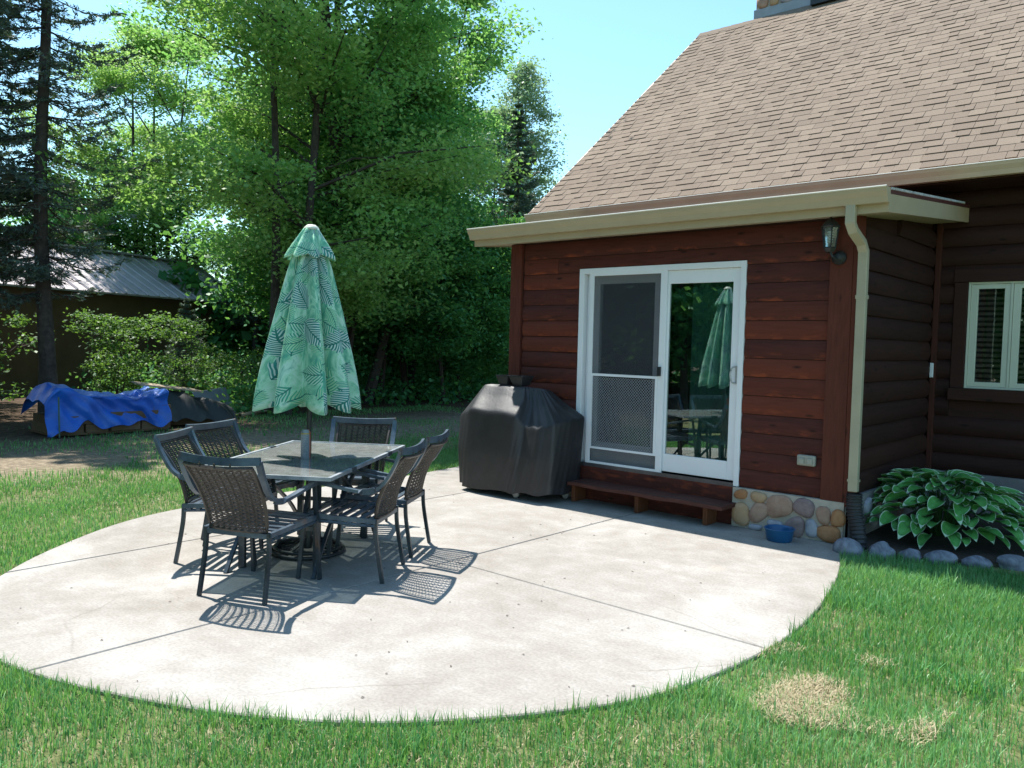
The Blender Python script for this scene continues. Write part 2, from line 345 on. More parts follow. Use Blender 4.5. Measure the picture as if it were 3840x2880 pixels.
# ------------------------------------------------------------------ mesh helpers
class MB:
    def __init__(s): s.v = []; s.f = []; s.mi = []; s.cur = 0
    def add(s, vs, fs):
        o = len(s.v); s.v += [tuple(v) for v in vs]; s.f += [tuple(i+o for i in f) for f in fs]; s.mi += [s.cur]*len(fs)
    def box(s, x0, x1, y0, y1, z0, z1):
        s.add([(x0,y0,z0),(x1,y0,z0),(x1,y1,z0),(x0,y1,z0),(x0,y0,z1),(x1,y0,z1),(x1,y1,z1),(x0,y1,z1)],
              [(0,3,2,1),(4,5,6,7),(0,1,5,4),(1,2,6,5),(2,3,7,6),(3,0,4,7)])
    def sweep(s, pts, prof, upv=(0, 0, 1), cap=True, closed=False):
        """prof: list of (a,b) in the frame (side, up) ; pts: path"""
        P = [Vector(p) for p in pts]; n = len(P); k = len(prof); vs = []
        for i, p in enumerate(P):
            a = P[(i-1) % n] if (closed or i > 0) else p; b = P[(i+1) % n] if (closed or i < n-1) else p
            t = (b-a).normalized(); u = Vector(upv)
            if abs(t.dot(u)) > .97: u = Vector((0, 1, 0)) if abs(t.y) < .9 else Vector((1, 0, 0))
            sd = t.cross(u).normalized(); uu = sd.cross(t).normalized()
            sc = 1.0
            for (x, y) in prof: vs.append(p + sd*x*sc + uu*y*sc)
        fs = []
        m_ = n if closed else n-1
        for i in range(m_):
            j = (i+1) % n
            for q in range(k): fs.append((i*k+q, i*k+(q+1) % k, j*k+(q+1) % k, j*k+q))
        if cap and not closed: fs += [tuple(range(k))[::-1], tuple((n-1)*k+q for q in range(k))]
        s.add(vs, fs)
    def bar(s, pts, w, h, upv=(0, 0, 1), closed=False):
        s.sweep(pts, [(-w/2, -h/2), (w/2, -h/2), (w/2, h/2), (-w/2, h/2)], upv, closed=closed)
    def tube(s, pts, r, seg=8, closed=False):
        if not isinstance(r, (list, tuple)):
            s.sweep(pts, [(r*math.cos(2*math.pi*i/seg), r*math.sin(2*math.pi*i/seg)) for i in range(seg)], closed=closed)
        else:
            P = [Vector(p) for p in pts]; vs = []; n = len(P)
            for i, p in enumerate(P):
                t = (P[min(i+1, n-1)]-P[max(i-1, 0)]).normalized()
                a = t.cross(Vector((.3, .9, .1))).normalized(); b = a.cross(t)
                vs += [p + (a*math.cos(2*math.pi*q/seg)+b*math.sin(2*math.pi*q/seg))*r[i] for q in range(seg)]
            s.add(vs, [(i*seg+q, i*seg+(q+1) % seg, (i+1)*seg+(q+1) % seg, (i+1)*seg+q) for i in range(n-1) for q in range(seg)])
    def lathe(s, prof, seg=20, c=(0, 0, 0)):
        n = len(prof)
        vs = [(c[0]+r*math.cos(2*math.pi*q/seg), c[1]+r*math.sin(2*math.pi*q/seg), c[2]+z) for (r, z) in prof for q in range(seg)]
        s.add(vs, [(i*seg+q, i*seg+(q+1) % seg, (i+1)*seg+(q+1) % seg, (i+1)*seg+q) for i in range(n-1) for q in range(seg)])
    def build(s, name, mat, parent=None, smooth=False, attr=None, loc=None):
        me = bpy.data.meshes.new(name); me.from_pydata(s.v, [], s.f)
        mats = mat if isinstance(mat, list) else [mat]
        for m_ in mats: me.materials.append(m_)
        if len(mats) > 1: me.polygons.foreach_set('material_index', s.mi)
        if smooth:
            me.polygons.foreach_set('use_smooth', [True]*len(me.polygons))
            try: me.set_sharp_from_angle(angle=math.radians(40))
            except Exception: pass
        if attr:
            for k_, v_ in attr.items():
                a = me.attributes.new(k_, 'FLOAT', v_[0]); a.data.foreach_set('value', v_[1])
        me.update()
        return link(name, me, parent, loc)

def link(name, me, parent=None, loc=None):
    o = bpy.data.objects.new(name, me); COL.objects.link(o)
    if parent: o.parent = parent
    if loc: o.location = loc
    return o
def tag(o, label, cat, group=None, kind=None):
    o['label'] = label; o['category'] = cat
    if group: o['group'] = group
    if kind: o['kind'] = kind
    return o
def structure(o, label=None):
    o['kind'] = 'structure'
    if label: o['label'] = label
    return o
def empty(name, loc=(0, 0, 0), rz=0):
    o = bpy.data.objects.new(name, None); COL.objects.link(o); o.location = loc; o.rotation_euler = (0, 0, rz)
    o.empty_display_size = .1; return o
def copy_tree(o, parent=None):
    c = o.copy(); COL.objects.link(c)
    if parent: c.parent = parent
    for ch in list(o.children): copy_tree(ch, c)
    return c
def npmesh(name, V, F, mat, tone=None, smooth=False):
    me = bpy.data.meshes.new(name); V = np.asarray(V, np.float32); F = np.asarray(F, np.int32); k = F.shape[1]
    me.vertices.add(len(V)); me.vertices.foreach_set('co', V.ravel())
    me.loops.add(F.size); me.loops.foreach_set('vertex_index', F.ravel())
    me.polygons.add(len(F)); me.polygons.foreach_set('loop_start', np.arange(0, F.size, k, dtype=np.int32))
    me.polygons.foreach_set('loop_total', np.full(len(F), k, np.int32))
    if smooth: me.polygons.foreach_set('use_smooth', np.ones(len(F), bool))
    me.update(calc_edges=True)
    if tone is not None:
        a = me.attributes.new('tone', 'FLOAT', 'FACE'); a.data.foreach_set('value', np.asarray(tone, np.float32))
    me.materials.append(mat); return me
def catmull(P, sub, closed=True):
    P = [np.array(p, float) for p in P]; n = len(P); out = []
    for i in range(n if closed else n-1):
        p0, p1, p2, p3 = (P[(i-1) % n], P[i], P[(i+1) % n], P[(i+2) % n]) if closed else (P[max(i-1,0)], P[i], P[i+1], P[min(i+2,n-1)])
        for k in range(sub):
            t = k/sub
            out.append(.5*((2*p1)+(-p0+p2)*t+(2*p0-5*p1+4*p2-p3)*t*t+(-p0+3*p1-3*p2+p3)*t**3))
    if not closed: out.append(P[-1])
    return out
def snoise(x, y, s=1.0, seed=0):
    r = np.random.default_rng(seed); v = 0
    for k in range(7):
        a = r.uniform(0, 6.28); f = s*r.uniform(.5, 2.2); ph = r.uniform(0, 6.28)
        v = v + np.sin((x*np.cos(a)+y*np.sin(a))*f+ph)
    return v/7*1.6

# ------------------------------------------------------------------ ground
YW, XR, XL, YR = 6.8375, -2.298, -6.0, 9.158
g = MB()
nx = 60; xs = np.linspace(-120, 90, nx); ys = np.linspace(-90, 130, nx)
gx, gy = np.meshgrid(xs, ys, indexing='ij')
gme = npmesh('ground', np.stack([gx.ravel(), gy.ravel(), np.full(gx.size, -.022)], 1),
             [(i*nx+j, (i+1)*nx+j, (i+1)*nx+j+1, i*nx+j+1) for i in range(nx-1) for j in range(nx-1)], M['ground'])
structure(link('ground', gme), 'brown soil and thin lawn running back into the woods')

# patio: one ring of measured edge points, cut along the sawn joints
edge = [(-2.006,5.93),(-1.80,4.94),(-1.745,4.12),(-1.863,3.27),(-2.10,2.76),(-2.516,2.21),(-2.98,1.83),(-3.57,1.53),(-4.24,1.31),(-4.9,1.27),(-5.45,1.43),
        (-5.92,1.73),(-6.45,2.25),(-6.98,3.0),(-7.20,3.8),(-7.24,5.0),(-7.20,6.3),(-7.28,7.1),(-7.45,8.6)]
poly = [tuple(p) for p in catmull([(-2.317,6.82)] + edge, 6, closed=False)] + [(-6.03,8.6),(-6.03,6.82)]
def clip(P, ax, val, keep):
    out = []
    for i in range(len(P)):
        a, b = P[i], P[(i+1) % len(P)]; ia = (a[ax]-val)*keep >= 0; ib = (b[ax]-val)*keep >= 0
        if ia: out.append(a)
        if ia != ib:
            t = (val-a[ax])/(b[ax]-a[ax]); out.append(tuple(a[k]+t*(b[k]-a[k]) for k in (0, 1)))
    return out
patio = structure(empty('patio'), 'pale concrete patio with a rounded edge and sawn joints')
gap = .0065
for (x0, x1) in ((-9, -5.985), (-5.985, -4.155), (-4.155, 0)):
    for (y0, y1) in ((0, 4.115), (4.115, 9)):
        P = clip(clip(clip(clip(poly, 0, x0+gap, 1), 0, x1-gap, -1), 1, y0+gap, 1), 1, y1-gap, -1)
        if len(P) < 3: continue
        c = np.mean(P, axis=0); b = MB(); n = len(P)
        ins = []
        for i in range(n):
            p0, p1, p2 = (np.array(P[(i-1) % n]), np.array(P[i]), np.array(P[(i+1) % n]))
            d1 = p1-p0; d2 = p2-p1; d1 = d1/(np.linalg.norm(d1)+1e-9); d2 = d2/(np.linalg.norm(d2)+1e-9)
            nn = np.array([d1[1]+d2[1], -(d1[0]+d2[0])]); nn = nn/(np.linalg.norm(nn)+1e-9); ins.append(nn)
        area = sum(P[i][0]*P[(i+1) % n][1]-P[(i+1) % n][0]*P[i][1] for i in range(n)); sg = 1 if area > 0 else -1
        bot = [(p[0], p[1], -.10) for p in P]; mid = [(p[0], p[1], -.006) for p in P]
        top = [(p[0]-q[0]*sg*.006, p[1]-q[1]*sg*.006, 0.0) for p, q in zip(P, ins)]
        b.add(bot+mid+top, [(i, (i+1) % n, n+(i+1) % n, n+i) for i in range(n)] + [(n+i, n+(i+1) % n, 2*n+(i+1) % n, 2*n+i) for i in range(n)] + [tuple(range(2*n, 3*n))])
        b.build('slab', M['concrete'], patio)
b = MB(); b.add([(x, y, -.03) for x, y in poly], [tuple(range(len(poly)))]); b.build('joint_filler', M['black'], patio)

# planting bed soil, gravel drive beyond the trees
b = MB(); bp = [(-2.27,6.62),(-1.7,6.72),(-1.2,7.05),(-.6,7.4),(.6,7.8),(2.5,8.0),(2.5,9.15),(-2.29,9.15)]
b.add([(x, y, .015) for x, y in bp]+[(x, y, -.06) for x, y in bp], [tuple(range(8))]+[(i, i+8, (i+1) % 8+8, (i+1) % 8) for i in range(8)])
structure(b.build('planting_bed', M['soilbed']), 'dark soil of the planting bed beside the house')
b = MB(); b.add([(-31,20,-.02),(-26,16,-.02),(-12,34,-.02),(-16,40,-.02)], [(0,1,2,3)])
structure(b.build('gravel_drive', M['gravel']), 'pale drive glimpsed behind the tree trunks')

# ------------------------------------------------------------------ house
house = empty('house', (0, 0, 0))
tag(house, 'red stained log sided house with tan shingle roof and fieldstone base', 'house')

def log_board(axis, a0, a1, face, z0, h, bulge, name, mat, parent, worn=1.0, sgn=-1, top_in=.004, n=7):
    """one length of log siding: convex face. axis 'X': runs along X, face at y=face, bulges towards sgn*Y."""
    b = MB(); prof = []
    for i in range(n+1):
        t = i/n; prof.append((bulge*math.sin(math.pi*min(1, .10+.9*t)*.98)**.6 if t < 1 else 0.0, z0+.003+(h-.006)*t))
    prof = [(0.0, z0+.003)] + [(max(p[0], .004), p[1]) for p in prof] + [(0.0, z0+h-.003)]
    cnt = 6; vs = []; wear = []
    for k in range(cnt+1):
        a = a0+(a1-a0)*k/cnt; w = 1+.10*math.sin(a*5.1+z0*31)+.07*math.sin(a*13.7+z0*57)
        for j, (d, z) in enumerate(prof):
            dd = d*w*sgn
            vs.append((a, face+dd, z) if axis == 'X' else (face+dd, a, z))
            q = (z-z0)/h; wear.append(worn*max(0, 1-q*2.4))
    m_ = len(prof); fs = []
    for k in range(cnt):
        for j in range(m_-1): fs.append((k*m_+j, (k+1)*m_+j, (k+1)*m_+j+1, k*m_+j+1))
    fs += [tuple(range(m_))[::-1], tuple(cnt*m_+j for j in range(m_))]
    b.add(vs, fs)
    return b.build(name, mat, parent, smooth=True, attr={'wear': ('POINT', wear)})

# walls (sheathing with real thickness); door opening X -5.07..-3.225, z .351..2.385
DX0, DX1, DZ0, DZ1 = -5.068, -3.225, .351, 2.385
w = MB()
w.box(XL, DX0, YW, YW+.14, .35, 2.82); w.box(DX1, XR-.005, YW, YW+.14, .35, 2.82); w.box(DX0, DX1, YW, YW+.14, DZ1, 2.82)
w.box(DX0, DX1, YW, YW+.14, 0.0, DZ0-.012)
for (xa, xb) in ((XR-.14, XR), (XL, XL+.14)):
    w.add([(xa,YW+.14,.0),(xb,YW+.14,.0),(xb,YR,.0),(xa,YR,.0),(xa,YW+.14,2.83),(xb,YW+.14,2.83),(xb,YR,3.04),(xa,YR,3.04)], [(0,3,2,1),(4,5,6,7),(0,1,5,4),(1,2,6,5),(2,3,7,6),(3,0,4,7)])
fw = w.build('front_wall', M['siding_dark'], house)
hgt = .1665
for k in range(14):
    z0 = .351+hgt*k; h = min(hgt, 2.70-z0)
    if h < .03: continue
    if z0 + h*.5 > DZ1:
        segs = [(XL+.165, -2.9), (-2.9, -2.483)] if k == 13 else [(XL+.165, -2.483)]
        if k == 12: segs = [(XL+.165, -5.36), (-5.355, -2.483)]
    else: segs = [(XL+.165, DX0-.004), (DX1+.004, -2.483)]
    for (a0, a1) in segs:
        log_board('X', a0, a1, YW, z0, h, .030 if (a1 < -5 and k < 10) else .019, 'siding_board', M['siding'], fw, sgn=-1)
# corner boards
def cboard(x0, x1, y0, y1, z0, z1, name='corner_board', mat=None, par=None):
    b = MB(); b.box(x0, x1, y0, y1, z0, z1); o = b.build(name, mat or M['trim_z'], par or house, attr={'wear': ('POINT', [.6]*8)})
    bv = o.modifiers.new('bevel', 'BEVEL'); bv.width = .004; bv.segments = 2; return o
cboard(XL-.005, XL+.15, YW-.048, YW-.001, .33, 2.69)
cboard(-2.48, XR+.004, YW-.048, YW-.001, .316, 2.69)
cboard(XR+.005, XR+.04, YW-.047, YW+.12, .316, 2.72)
# riser under the door
cboard(DX0+.0, DX1-.045, YW-.035, YW-.001, .002, .346, 'riser_board', M['siding'])

# fieldstone base
fb = MB(); fb.box(-3.262, XR+.02, YW-.055, YW-.002, -.05, .349); fb.box(-2.478, XR+.02, YW-.056, YW-.05, -.05, .314)
base = fb.build('stone_base', M['mortar'], house)
fb = MB(); fb.box(XL+.02, DX0-.002, YW-.055, YW-.002, -.05, .349); fb.build('stone_base', M['mortar'], house)
def fieldstone(cx, cz, w_, h_, rot, mat, par, y=YW-.055, dep=.035, seed=0, name='fieldstone', plane='Y'):
    r = random.Random(seed); b = MB(); n = 18; rings = [(1, 0), (.97, .5), (.82, .85), (.5, 1.0)]
    k1, k2, k3 = r.uniform(.04, .12), r.uniform(0, 6), r.uniform(0, 6); vs = []
    for (s, d) in rings:
        for i in range(n):
            a = 2*math.pi*i/n; c_, s_ = math.cos(a), math.sin(a)
            rr = (abs(c_)**2.6+abs(s_)**2.6)**(-1/2.6)*(1+k1*math.cos(2*a+k2)+.05*math.cos(3*a+k3))
            x = c_*rr*w_/2*s; z = s_*rr*h_/2*s
            X = x*math.cos(rot)-z*math.sin(rot); Z = x*math.sin(rot)+z*math.cos(rot)
            vs.append((cx+X, y-dep*d, cz+Z) if plane == 'Y' else (y+dep*d, cx+X, cz+Z))
    fs = [(q*n+i, q*n+(i+1) % n, (q+1)*n+(i+1) % n, (q+1)*n+i) for q in range(3) for i in range(n)] + [tuple(3*n+i for i in range(n))]
    b.add(vs, fs); return b.build(name, mat, par, smooth=True)
stones = [(-3.178,.297,.125,.088,0,4),(-3.012,.294,.145,.098,-.15,0),(-2.824,.240,.225,.215,.1,1),(-2.605,.262,.195,.150,-.3,2),(-3.172,.118,.165,.215,0,0),
          (-3.005,.160,.155,.205,-.5,1),(-2.678,.080,.170,.185,.05,2),(-2.437,.222,.115,.165,.05,1),(-2.318,.215,.115,.155,0,4),(-2.533,.095,.115,.150,0,3),
          (-2.388,.075,.215,.135,.05,4),(-2.856,.073,.150,.085,0,3),(-3.03,.025,.13,.05,0,3)]
for i, (cx, cz, w_, h_, rt, mt) in enumerate(stones): fieldstone(cx, cz, w_, h_, rt, ST[mt], base, seed=i)
for i in range(3): fieldstone(-5.17-.2*i, .12+.06*(i % 2), .17, .15, .2*i, ST[i], base, seed=40+i)
# side foundation in the recess
fb = MB(); fb.box(XR+.001, XR+.05, YW+.12, YR-.05, -.05, .385); fb.box(XR+.05, 4.0, YR-.06, YR-.01, -.05, .40)
sf = fb.build('side_foundation', M['blockgrey'], house)
for i in range(12):
    fieldstone(YW+.25+.19*i, .12+.14*(i % 2), .17, .14, .3*i, ST[3] if i % 3 else ST[2], sf, y=XR+.05, dep=.03, seed=60+i, plane='X')
# side wall logs of the recess
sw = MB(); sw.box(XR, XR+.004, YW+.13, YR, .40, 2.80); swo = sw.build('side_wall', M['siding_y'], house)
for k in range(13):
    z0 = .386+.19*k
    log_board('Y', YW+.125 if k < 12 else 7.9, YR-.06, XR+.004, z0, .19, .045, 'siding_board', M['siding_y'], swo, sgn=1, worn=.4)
# rear wall of the recess with window opening
WX0, WX1, WZ0, WZ1 = -1.944, -1.185, 1.256, 2.316
rw = MB(); rw.box(XL-.85, WX0, YR, YR+.2, .0, 3.6); rw.box(WX1, 4.0, YR, YR+.2, 0, 3.6)
rw.box(WX0, WX1, YR, YR+.2, 0, WZ0); rw.box(WX0, WX1, YR, YR+.2, WZ1, 3.6)
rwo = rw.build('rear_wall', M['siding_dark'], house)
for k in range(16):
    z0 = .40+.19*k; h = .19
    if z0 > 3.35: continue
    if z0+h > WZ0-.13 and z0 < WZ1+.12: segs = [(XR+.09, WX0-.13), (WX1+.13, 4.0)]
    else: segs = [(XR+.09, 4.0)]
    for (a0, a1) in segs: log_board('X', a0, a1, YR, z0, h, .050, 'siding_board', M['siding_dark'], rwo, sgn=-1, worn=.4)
cboard(XR+.045, XR+.095, YR-.07, YR-.001, .41, 2.95, 'inner_corner_trim', M['trim_dark'])
# house shell behind the walls and dark room
sh = MB(); sh.box(XL-.85, XL-.65, YR, 17.0, 0, 3.7); sh.box(3.8, 4.0, YR, 17, 0, 3.7); sh.box(XL-.85, 4, 16.8, 17, 0, 3.7)
sh.add([(XL-.85, YR, 3.6), (XL-.85, 17, 3.6), (XL-.85, 13.09, 6.95), (XL-.75, YR, 3.6), (XL-.75, 17, 3.6), (XL-.75, 13.09, 6.95)], [(0,1,2),(3,5,4),(0,2,5,3),(1,4,5,2)])
sh.build('gable_wall', M['siding_dark'], house)
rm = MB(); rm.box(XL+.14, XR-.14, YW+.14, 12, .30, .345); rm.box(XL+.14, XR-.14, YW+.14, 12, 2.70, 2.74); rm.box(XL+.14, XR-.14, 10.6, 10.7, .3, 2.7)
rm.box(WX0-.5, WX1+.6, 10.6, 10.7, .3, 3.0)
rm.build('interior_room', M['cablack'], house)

# sliding door
door = MB(); yo = YW-.025
door.box(DX0, DX0+.062, yo, YW+.1, DZ0+.002, DZ1); door.box(DX1-.052, DX1, yo, YW+.1, DZ0+.002, DZ1); door.box(DX0+.062, DX1-.052, yo, YW+.1, DZ1-.055, DZ1)
do = door.build('sliding_door', M['white'], house)
bv = do.modifiers.new('bevel', 'BEVEL'); bv.width = .003; bv.segments = 2
def frame(name, x0, x1, z0, z1, l, r_, t_, b_, y0, y1, mat, par, lab=None):
    q = MB(); q.box(x0, x0+l, y0, y1, z0, z1); q.box(x1-r_, x1, y0, y1, z0, z1); q.box(x0+l, x1-r_, y0, y1, z1-t_, z1); q.box(x0+l, x1-r_, y0, y1, z0, z0+b_)
    o = q.build(name, mat, par)
    bv_ = o.modifiers.new('bevel', 'BEVEL'); bv_.width = .003; bv_.segments = 2
    if lab: o['label'] = lab
    return o
frame('fixed_panel', DX0+.064, -4.06, DZ0+.03, DZ1-.057, .145, .14, .10, .22, YW+.045, YW+.085, M['white'], do, 'fixed door panel behind the screen')
frame('sliding_panel', -4.10, DX1-.054, DZ0+.045, DZ1-.057, .09, .078, .125, .17, YW+.002, YW+.04, M['white'], do, 'sliding door panel with the dark reflecting glass')
q = MB(); q.box(-4.86, -4.20, YW+.062, YW+.066, .60, 2.23); q.build('glass_pane', M['glass_door'], do)
q = MB(); q.box(-4.01, -3.357, YW+.018, YW+.022, .566, 2.203); q.build('glass_pane', M['glass_door'], do)
q = MB()
for i, yy in enumerate((-.03, -.005, .02, .045)): q.box(DX0+.063, DX1-.053, YW+yy, YW+yy+.012, DZ0, DZ0+.03-.004*i)
q.box(DX0+.02, DX1-.02, YW-.033, YW+.09, DZ0-.01, DZ0-.0005); q.build('door_track', M['sill'], do)
# screen door
SX0, SX1 = -4.936, -4.030
frame('screen_frame', SX0, SX1, .368, 2.335, .052, .068, .030, .036, YW-.022, YW-.004, M['white'], do)
q = MB(); q.box(SX0+.052, SX1-.068, YW-.024, YW-.006, 1.285, 1.310); q.box(SX0+.03, SX1-.02, YW-.026, YW-.006, .535, .556)
q.box(SX0+.052, SX0+.066, YW-.025, YW-.008, .556, 1.285); q.box(SX1-.095, SX1-.068, YW-.025, YW-.008, .556, 1.285); q.build('screen_rail', M['white'], do)
q = MB(); q.box(SX0+.05, SX1-.066, YW-.010, YW-.0095, .40, 2.31); q.build('insect_screen', M['screen'], do)
# expanded metal pet guard: real strands
q = MB(); gx0, gx1, gz0, gz1 = SX0+.066, SX1-.095, .556, 1.285; cw, ch, tw = .030, .0152, .0032
nr = int((gz1-gz0)/ch); ncol = int((gx1-gx0)/cw)
for i in range(nr):
    for j in range(ncol):
        x = gx0+cw*(j+(.5 if i % 2 else 0)); z = gz0+ch*i+.003
        for (xa, za, xb, zb) in ((x, z, x+cw/2, z+ch), (x+cw/2, z+ch, x+cw, z)):
            xb = min(xb, gx1)
            q.add([(xa, YW-.018, za-tw/2), (xb, YW-.018, zb-tw/2), (xb, YW-.018, zb+tw/2), (xa, YW-.018, za+tw/2)], [(0,1,2,3)])
po = q.build('pet_guard', M['guard'], do); po['kind'] = 'stuff'
q = MB(); q.box(-4.092, -4.062, YW-.050, YW-.022, 1.315, 1.405); q.box(-4.085, -4.068, YW-.062, YW-.05, 1.33, 1.39); q.build('screen_latch', M['black'], do)
q = MB(); hp = [(-3.292, YW-.01, 1.435), (-3.315, YW-.045, 1.425), (-3.330, YW-.05, 1.36), (-3.315, YW-.045, 1.295), (-3.292, YW-.01, 1.285)]
q.tube([tuple(p) for p in catmull(hp, 5, False)], .008, 8); q.box(-3.302, -3.280, YW-.012, YW+.002, 1.28, 1.44); q.build('door_handle', M['cover_metal'], do)
# pleated dark strip added as the dark reflection at the clear pane's left
q = MB()
for i in range(16):
    x = -4.02+.012*i; q.add([(x, YW+.12+.012*(i % 2), .4), (x+.012, YW+.12+.012*((i+1) % 2), .4), (x+.012, YW+.12+.012*((i+1) % 2), 2.3), (x, YW+.12+.012*(i % 2), 2.3)], [(0,1,2,3)])
q.build('pleated_sheet', M['cablack'], do)

q = MB()
for i in range(44):
    x = -3.83+.012*i; q.add([(x, YW+.13+.014*(i % 2), .4), (x+.012, YW+.13+.014*((i+1) % 2), .4), (x+.012, YW+.13+.014*((i+1) % 2), 2.25), (x, YW+.13+.014*(i % 2), 2.25)], [(0,1,2,3)])
q.build('sheer_curtain', M['pleated_sheet'], do)
# window in the recess
wo_ = frame('window', WX0, WX1, WZ0, WZ1, .02, .02, .02, .02, YR-.03, YR+.06, M['cream'], house)
for (a, b_) in ((WX0+.022, -1.578), (-1.552, WX1-.022)):
    frame('window_sash', a, b_, WZ0+.022, WZ1-.022, .062, .052, .045, .045, YR-.02, YR+.03, M['cream'], wo_)
    q = MB(); q.box(a+.055, b_-.045, YR+.003, YR+.007, WZ0+.05, WZ1-.05); q.build('window_pane', M['glass_win'], wo_)
q = MB(); q.box(-1.575, -1.555, YR-.028, YR+.05, WZ0+.02, WZ1-.02); q.build('mullion', M['cream'], wo_)
q = MB()
for i in range(19):
    z = WZ0+.06+.052*i; q.add([(WX0+.05, YR+.10, z), (WX1-.05, YR+.10, z), (WX1-.05, YR+.135, z+.03), (WX0+.05, YR+.135, z+.03)], [(0,1,2,3)])
q.build('window_blind', M['oldboard'], wo_)
for (z0, z1, d) in ((WZ1+.002, WZ1+.13, .06), (WZ0-.12, WZ0-.002, .10)):
    cboard(WX0-.13, WX1+.13, YR-d, YR-.001, z0, z1, 'window_trim', M['siding_dark'])
for (a, b_) in ((WX0-.125, WX0-.003), (WX1+.003, WX1+.125)): cboard(a, b_, YR-.05, YR-.001, WZ0, WZ1, 'window_trim', M['siding_dark'])

# lean-to roof over the bump-out
LX0, LX1, LY0 = -6.345, -1.97, 6.575
sl_ = .0965
def zl(y, z0=2.815): return z0+sl_*(y-6.45)
q = MB()
q.add([(LX0, LY0, zl(LY0)-.02), (LX1, LY0, zl(LY0)-.02), (LX1, YR, zl(YR)-.02), (LX0, YR, zl(YR)-.02), (LX0, LY0, zl(LY0)+.012), (LX1, LY0, zl(LY0)+.012), (LX1, YR, zl(YR)+.012), (LX0, YR, zl(YR)+.012)],
      [(0,3,2,1),(4,5,6,7),(0,1,5,4),(1,2,6,5),(2,3,7,6),(3,0,4,7)])
lr = q.build('lean_to_roof', M['maroon'], house)
for i in range(20):     # roof panel ribs
    x = LX0+.02+(LX1-LX0-.04)*i/19; q = MB()
    q.add([(x-.02, LY0-.03, zl(LY0-.03)+.0125), (x+.02, LY0-.03, zl(LY0-.03)+.0125), (x+.02, YR, zl(YR)+.0125), (x-.02, YR, zl(YR)+.0125), (x-.008, LY0-.03, zl(LY0)+.022), (x+.008, LY0-.03, zl(LY0)+.022), (x+.008, YR, zl(YR)+.022), (x-.008, YR, zl(YR)+.022)],
          [(4,5,6,7),(0,1,5,4),(1,2,6,5),(3,0,4,7)]); q.build('roof_rib', M['maroon'], lr)
q = MB()
for i in range(46):     # scalloped end closure seen at the right end
    y = LY0+.05*i+.02; q.box(LX1+.002, LX1+.012, y, y+.026, zl(y)+.012, zl(y)+.030)
q.build('roof_edge_strip', M['hanger'], lr)['kind'] = 'stuff'
# fascia front and both rakes
q = MB()
q.box(LX0, LX1, LY0-.022, LY0-.001, zl(LY0)-.16, zl(LY0)-.022)
for x in (LX0+.0, LX1-.022):
    ya, yb = LY0+.001, YR-.06
    q.add([(x, ya, zl(ya)-.16), (x+.022, ya, zl(ya)-.16), (x+.022, yb, zl(yb)-.16), (x, yb, zl(yb)-.16), (x, ya, zl(ya)-.021), (x+.022, ya, zl(ya)-.021), (x+.022, yb, zl(yb)-.021), (x, yb, zl(yb)-.021)],
          [(0,3,2,1),(4,5,6,7),(0,1,5,4),(1,2,6,5),(2,3,7,6),(3,0,4,7)])
q.build('fascia', M['tan'], lr)
n_p = 22
for i in range(n_p):
    a = LX0+.024+(LX1-LX0-.048)*i/n_p; b_ = a+(LX1-LX0-.048)/n_p-.004; q = MB()
    ya, yb = LY0+.003, YW-.002 if a > XL-.1 and b_ < XR+.03 else YR-.08
    q.add([(a, ya, zl(ya)-.152), (b_, ya, zl(ya)-.152), (b_, yb, zl(yb)-.152), (a, yb, zl(yb)-.152), (a, ya, zl(ya)-.14), (b_, ya, zl(ya)-.14), (b_, yb, zl(yb)-.14), (a, yb, zl(yb)-.14)],
          [(0,3,2,1),(4,5,6,7),(0,1,5,4),(1,2,6,5),(2,3,7,6),(3,0,4,7)]); q.build('soffit_panel', M['soffit'], lr)
def gutter(x0, x1, yf, yb, zt, h, mat, name='gutter', par=None):
    # K-style profile, open on top, 2 mm metal
    pr = [(yb, zt+.005), (yb, zt-h), (yf+.045, zt-h), (yf+.030, zt-h*.62), (yf+.004, zt-h*.25), (yf, zt-.014), (yf-.004, zt), (yf+.010, zt+.002), (yf+.010, zt-.012),
          (yf+.008, zt-h*.25), (yf+.034, zt-h*.6), (yf+.048, zt-h+.004), (yb-.004, zt-h+.004), (yb-.004, zt+.005)]
    q = MB(); n = len(pr); q.add([(x, y, z) for x in (x0, x1) for (y, z) in pr], [(i, (i+1) % n, n+(i+1) % n, n+i) for i in range(n)])
    q.add([(x0, y, z) for (y, z) in pr[:7]], [tuple(range(7))]); q.add([(x1, y, z) for (y, z) in pr[:7]], [tuple(range(7))])
    o = q.build(name, mat, par or house)
    q = MB(); q.tube([(x0, yf-.002, zt+.002), ((x0+x1)/2, yf-.002, zt+.002), (x1, yf-.002, zt+.002)], .0075, 8); q.build('gutter_highlight_bead', M['lip_highlight'], par or house, smooth=True)  # bead along the edge carries the painted highlight
    return o
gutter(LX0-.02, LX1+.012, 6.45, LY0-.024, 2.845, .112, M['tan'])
# downspout
q = MB(); ds = [(-2.235, 6.52, 2.735), (-2.235, 6.52, 2.60), (-2.225, 6.56, 2.54), (-2.205, 6.70, 2.46), (-2.20, 6.745, 2.40), (-2.20, 6.75, 2.3), (-2.20, 6.75, .46)]
q.bar(ds, .075, .055, (0, 1, 0)); dso = q.build('downspout', M['downspout'], house)
bv = dso.modifiers.new('bevel', 'BEVEL'); bv.width = .006; bv.segments = 2
for z in (2.02, .56):
    q = MB(); q.box(-2.242, -2.158, 6.72, 6.783, z, z+.03 if z > 1 else z-.02); q.build('downspout_band', M['downspout'], dso)

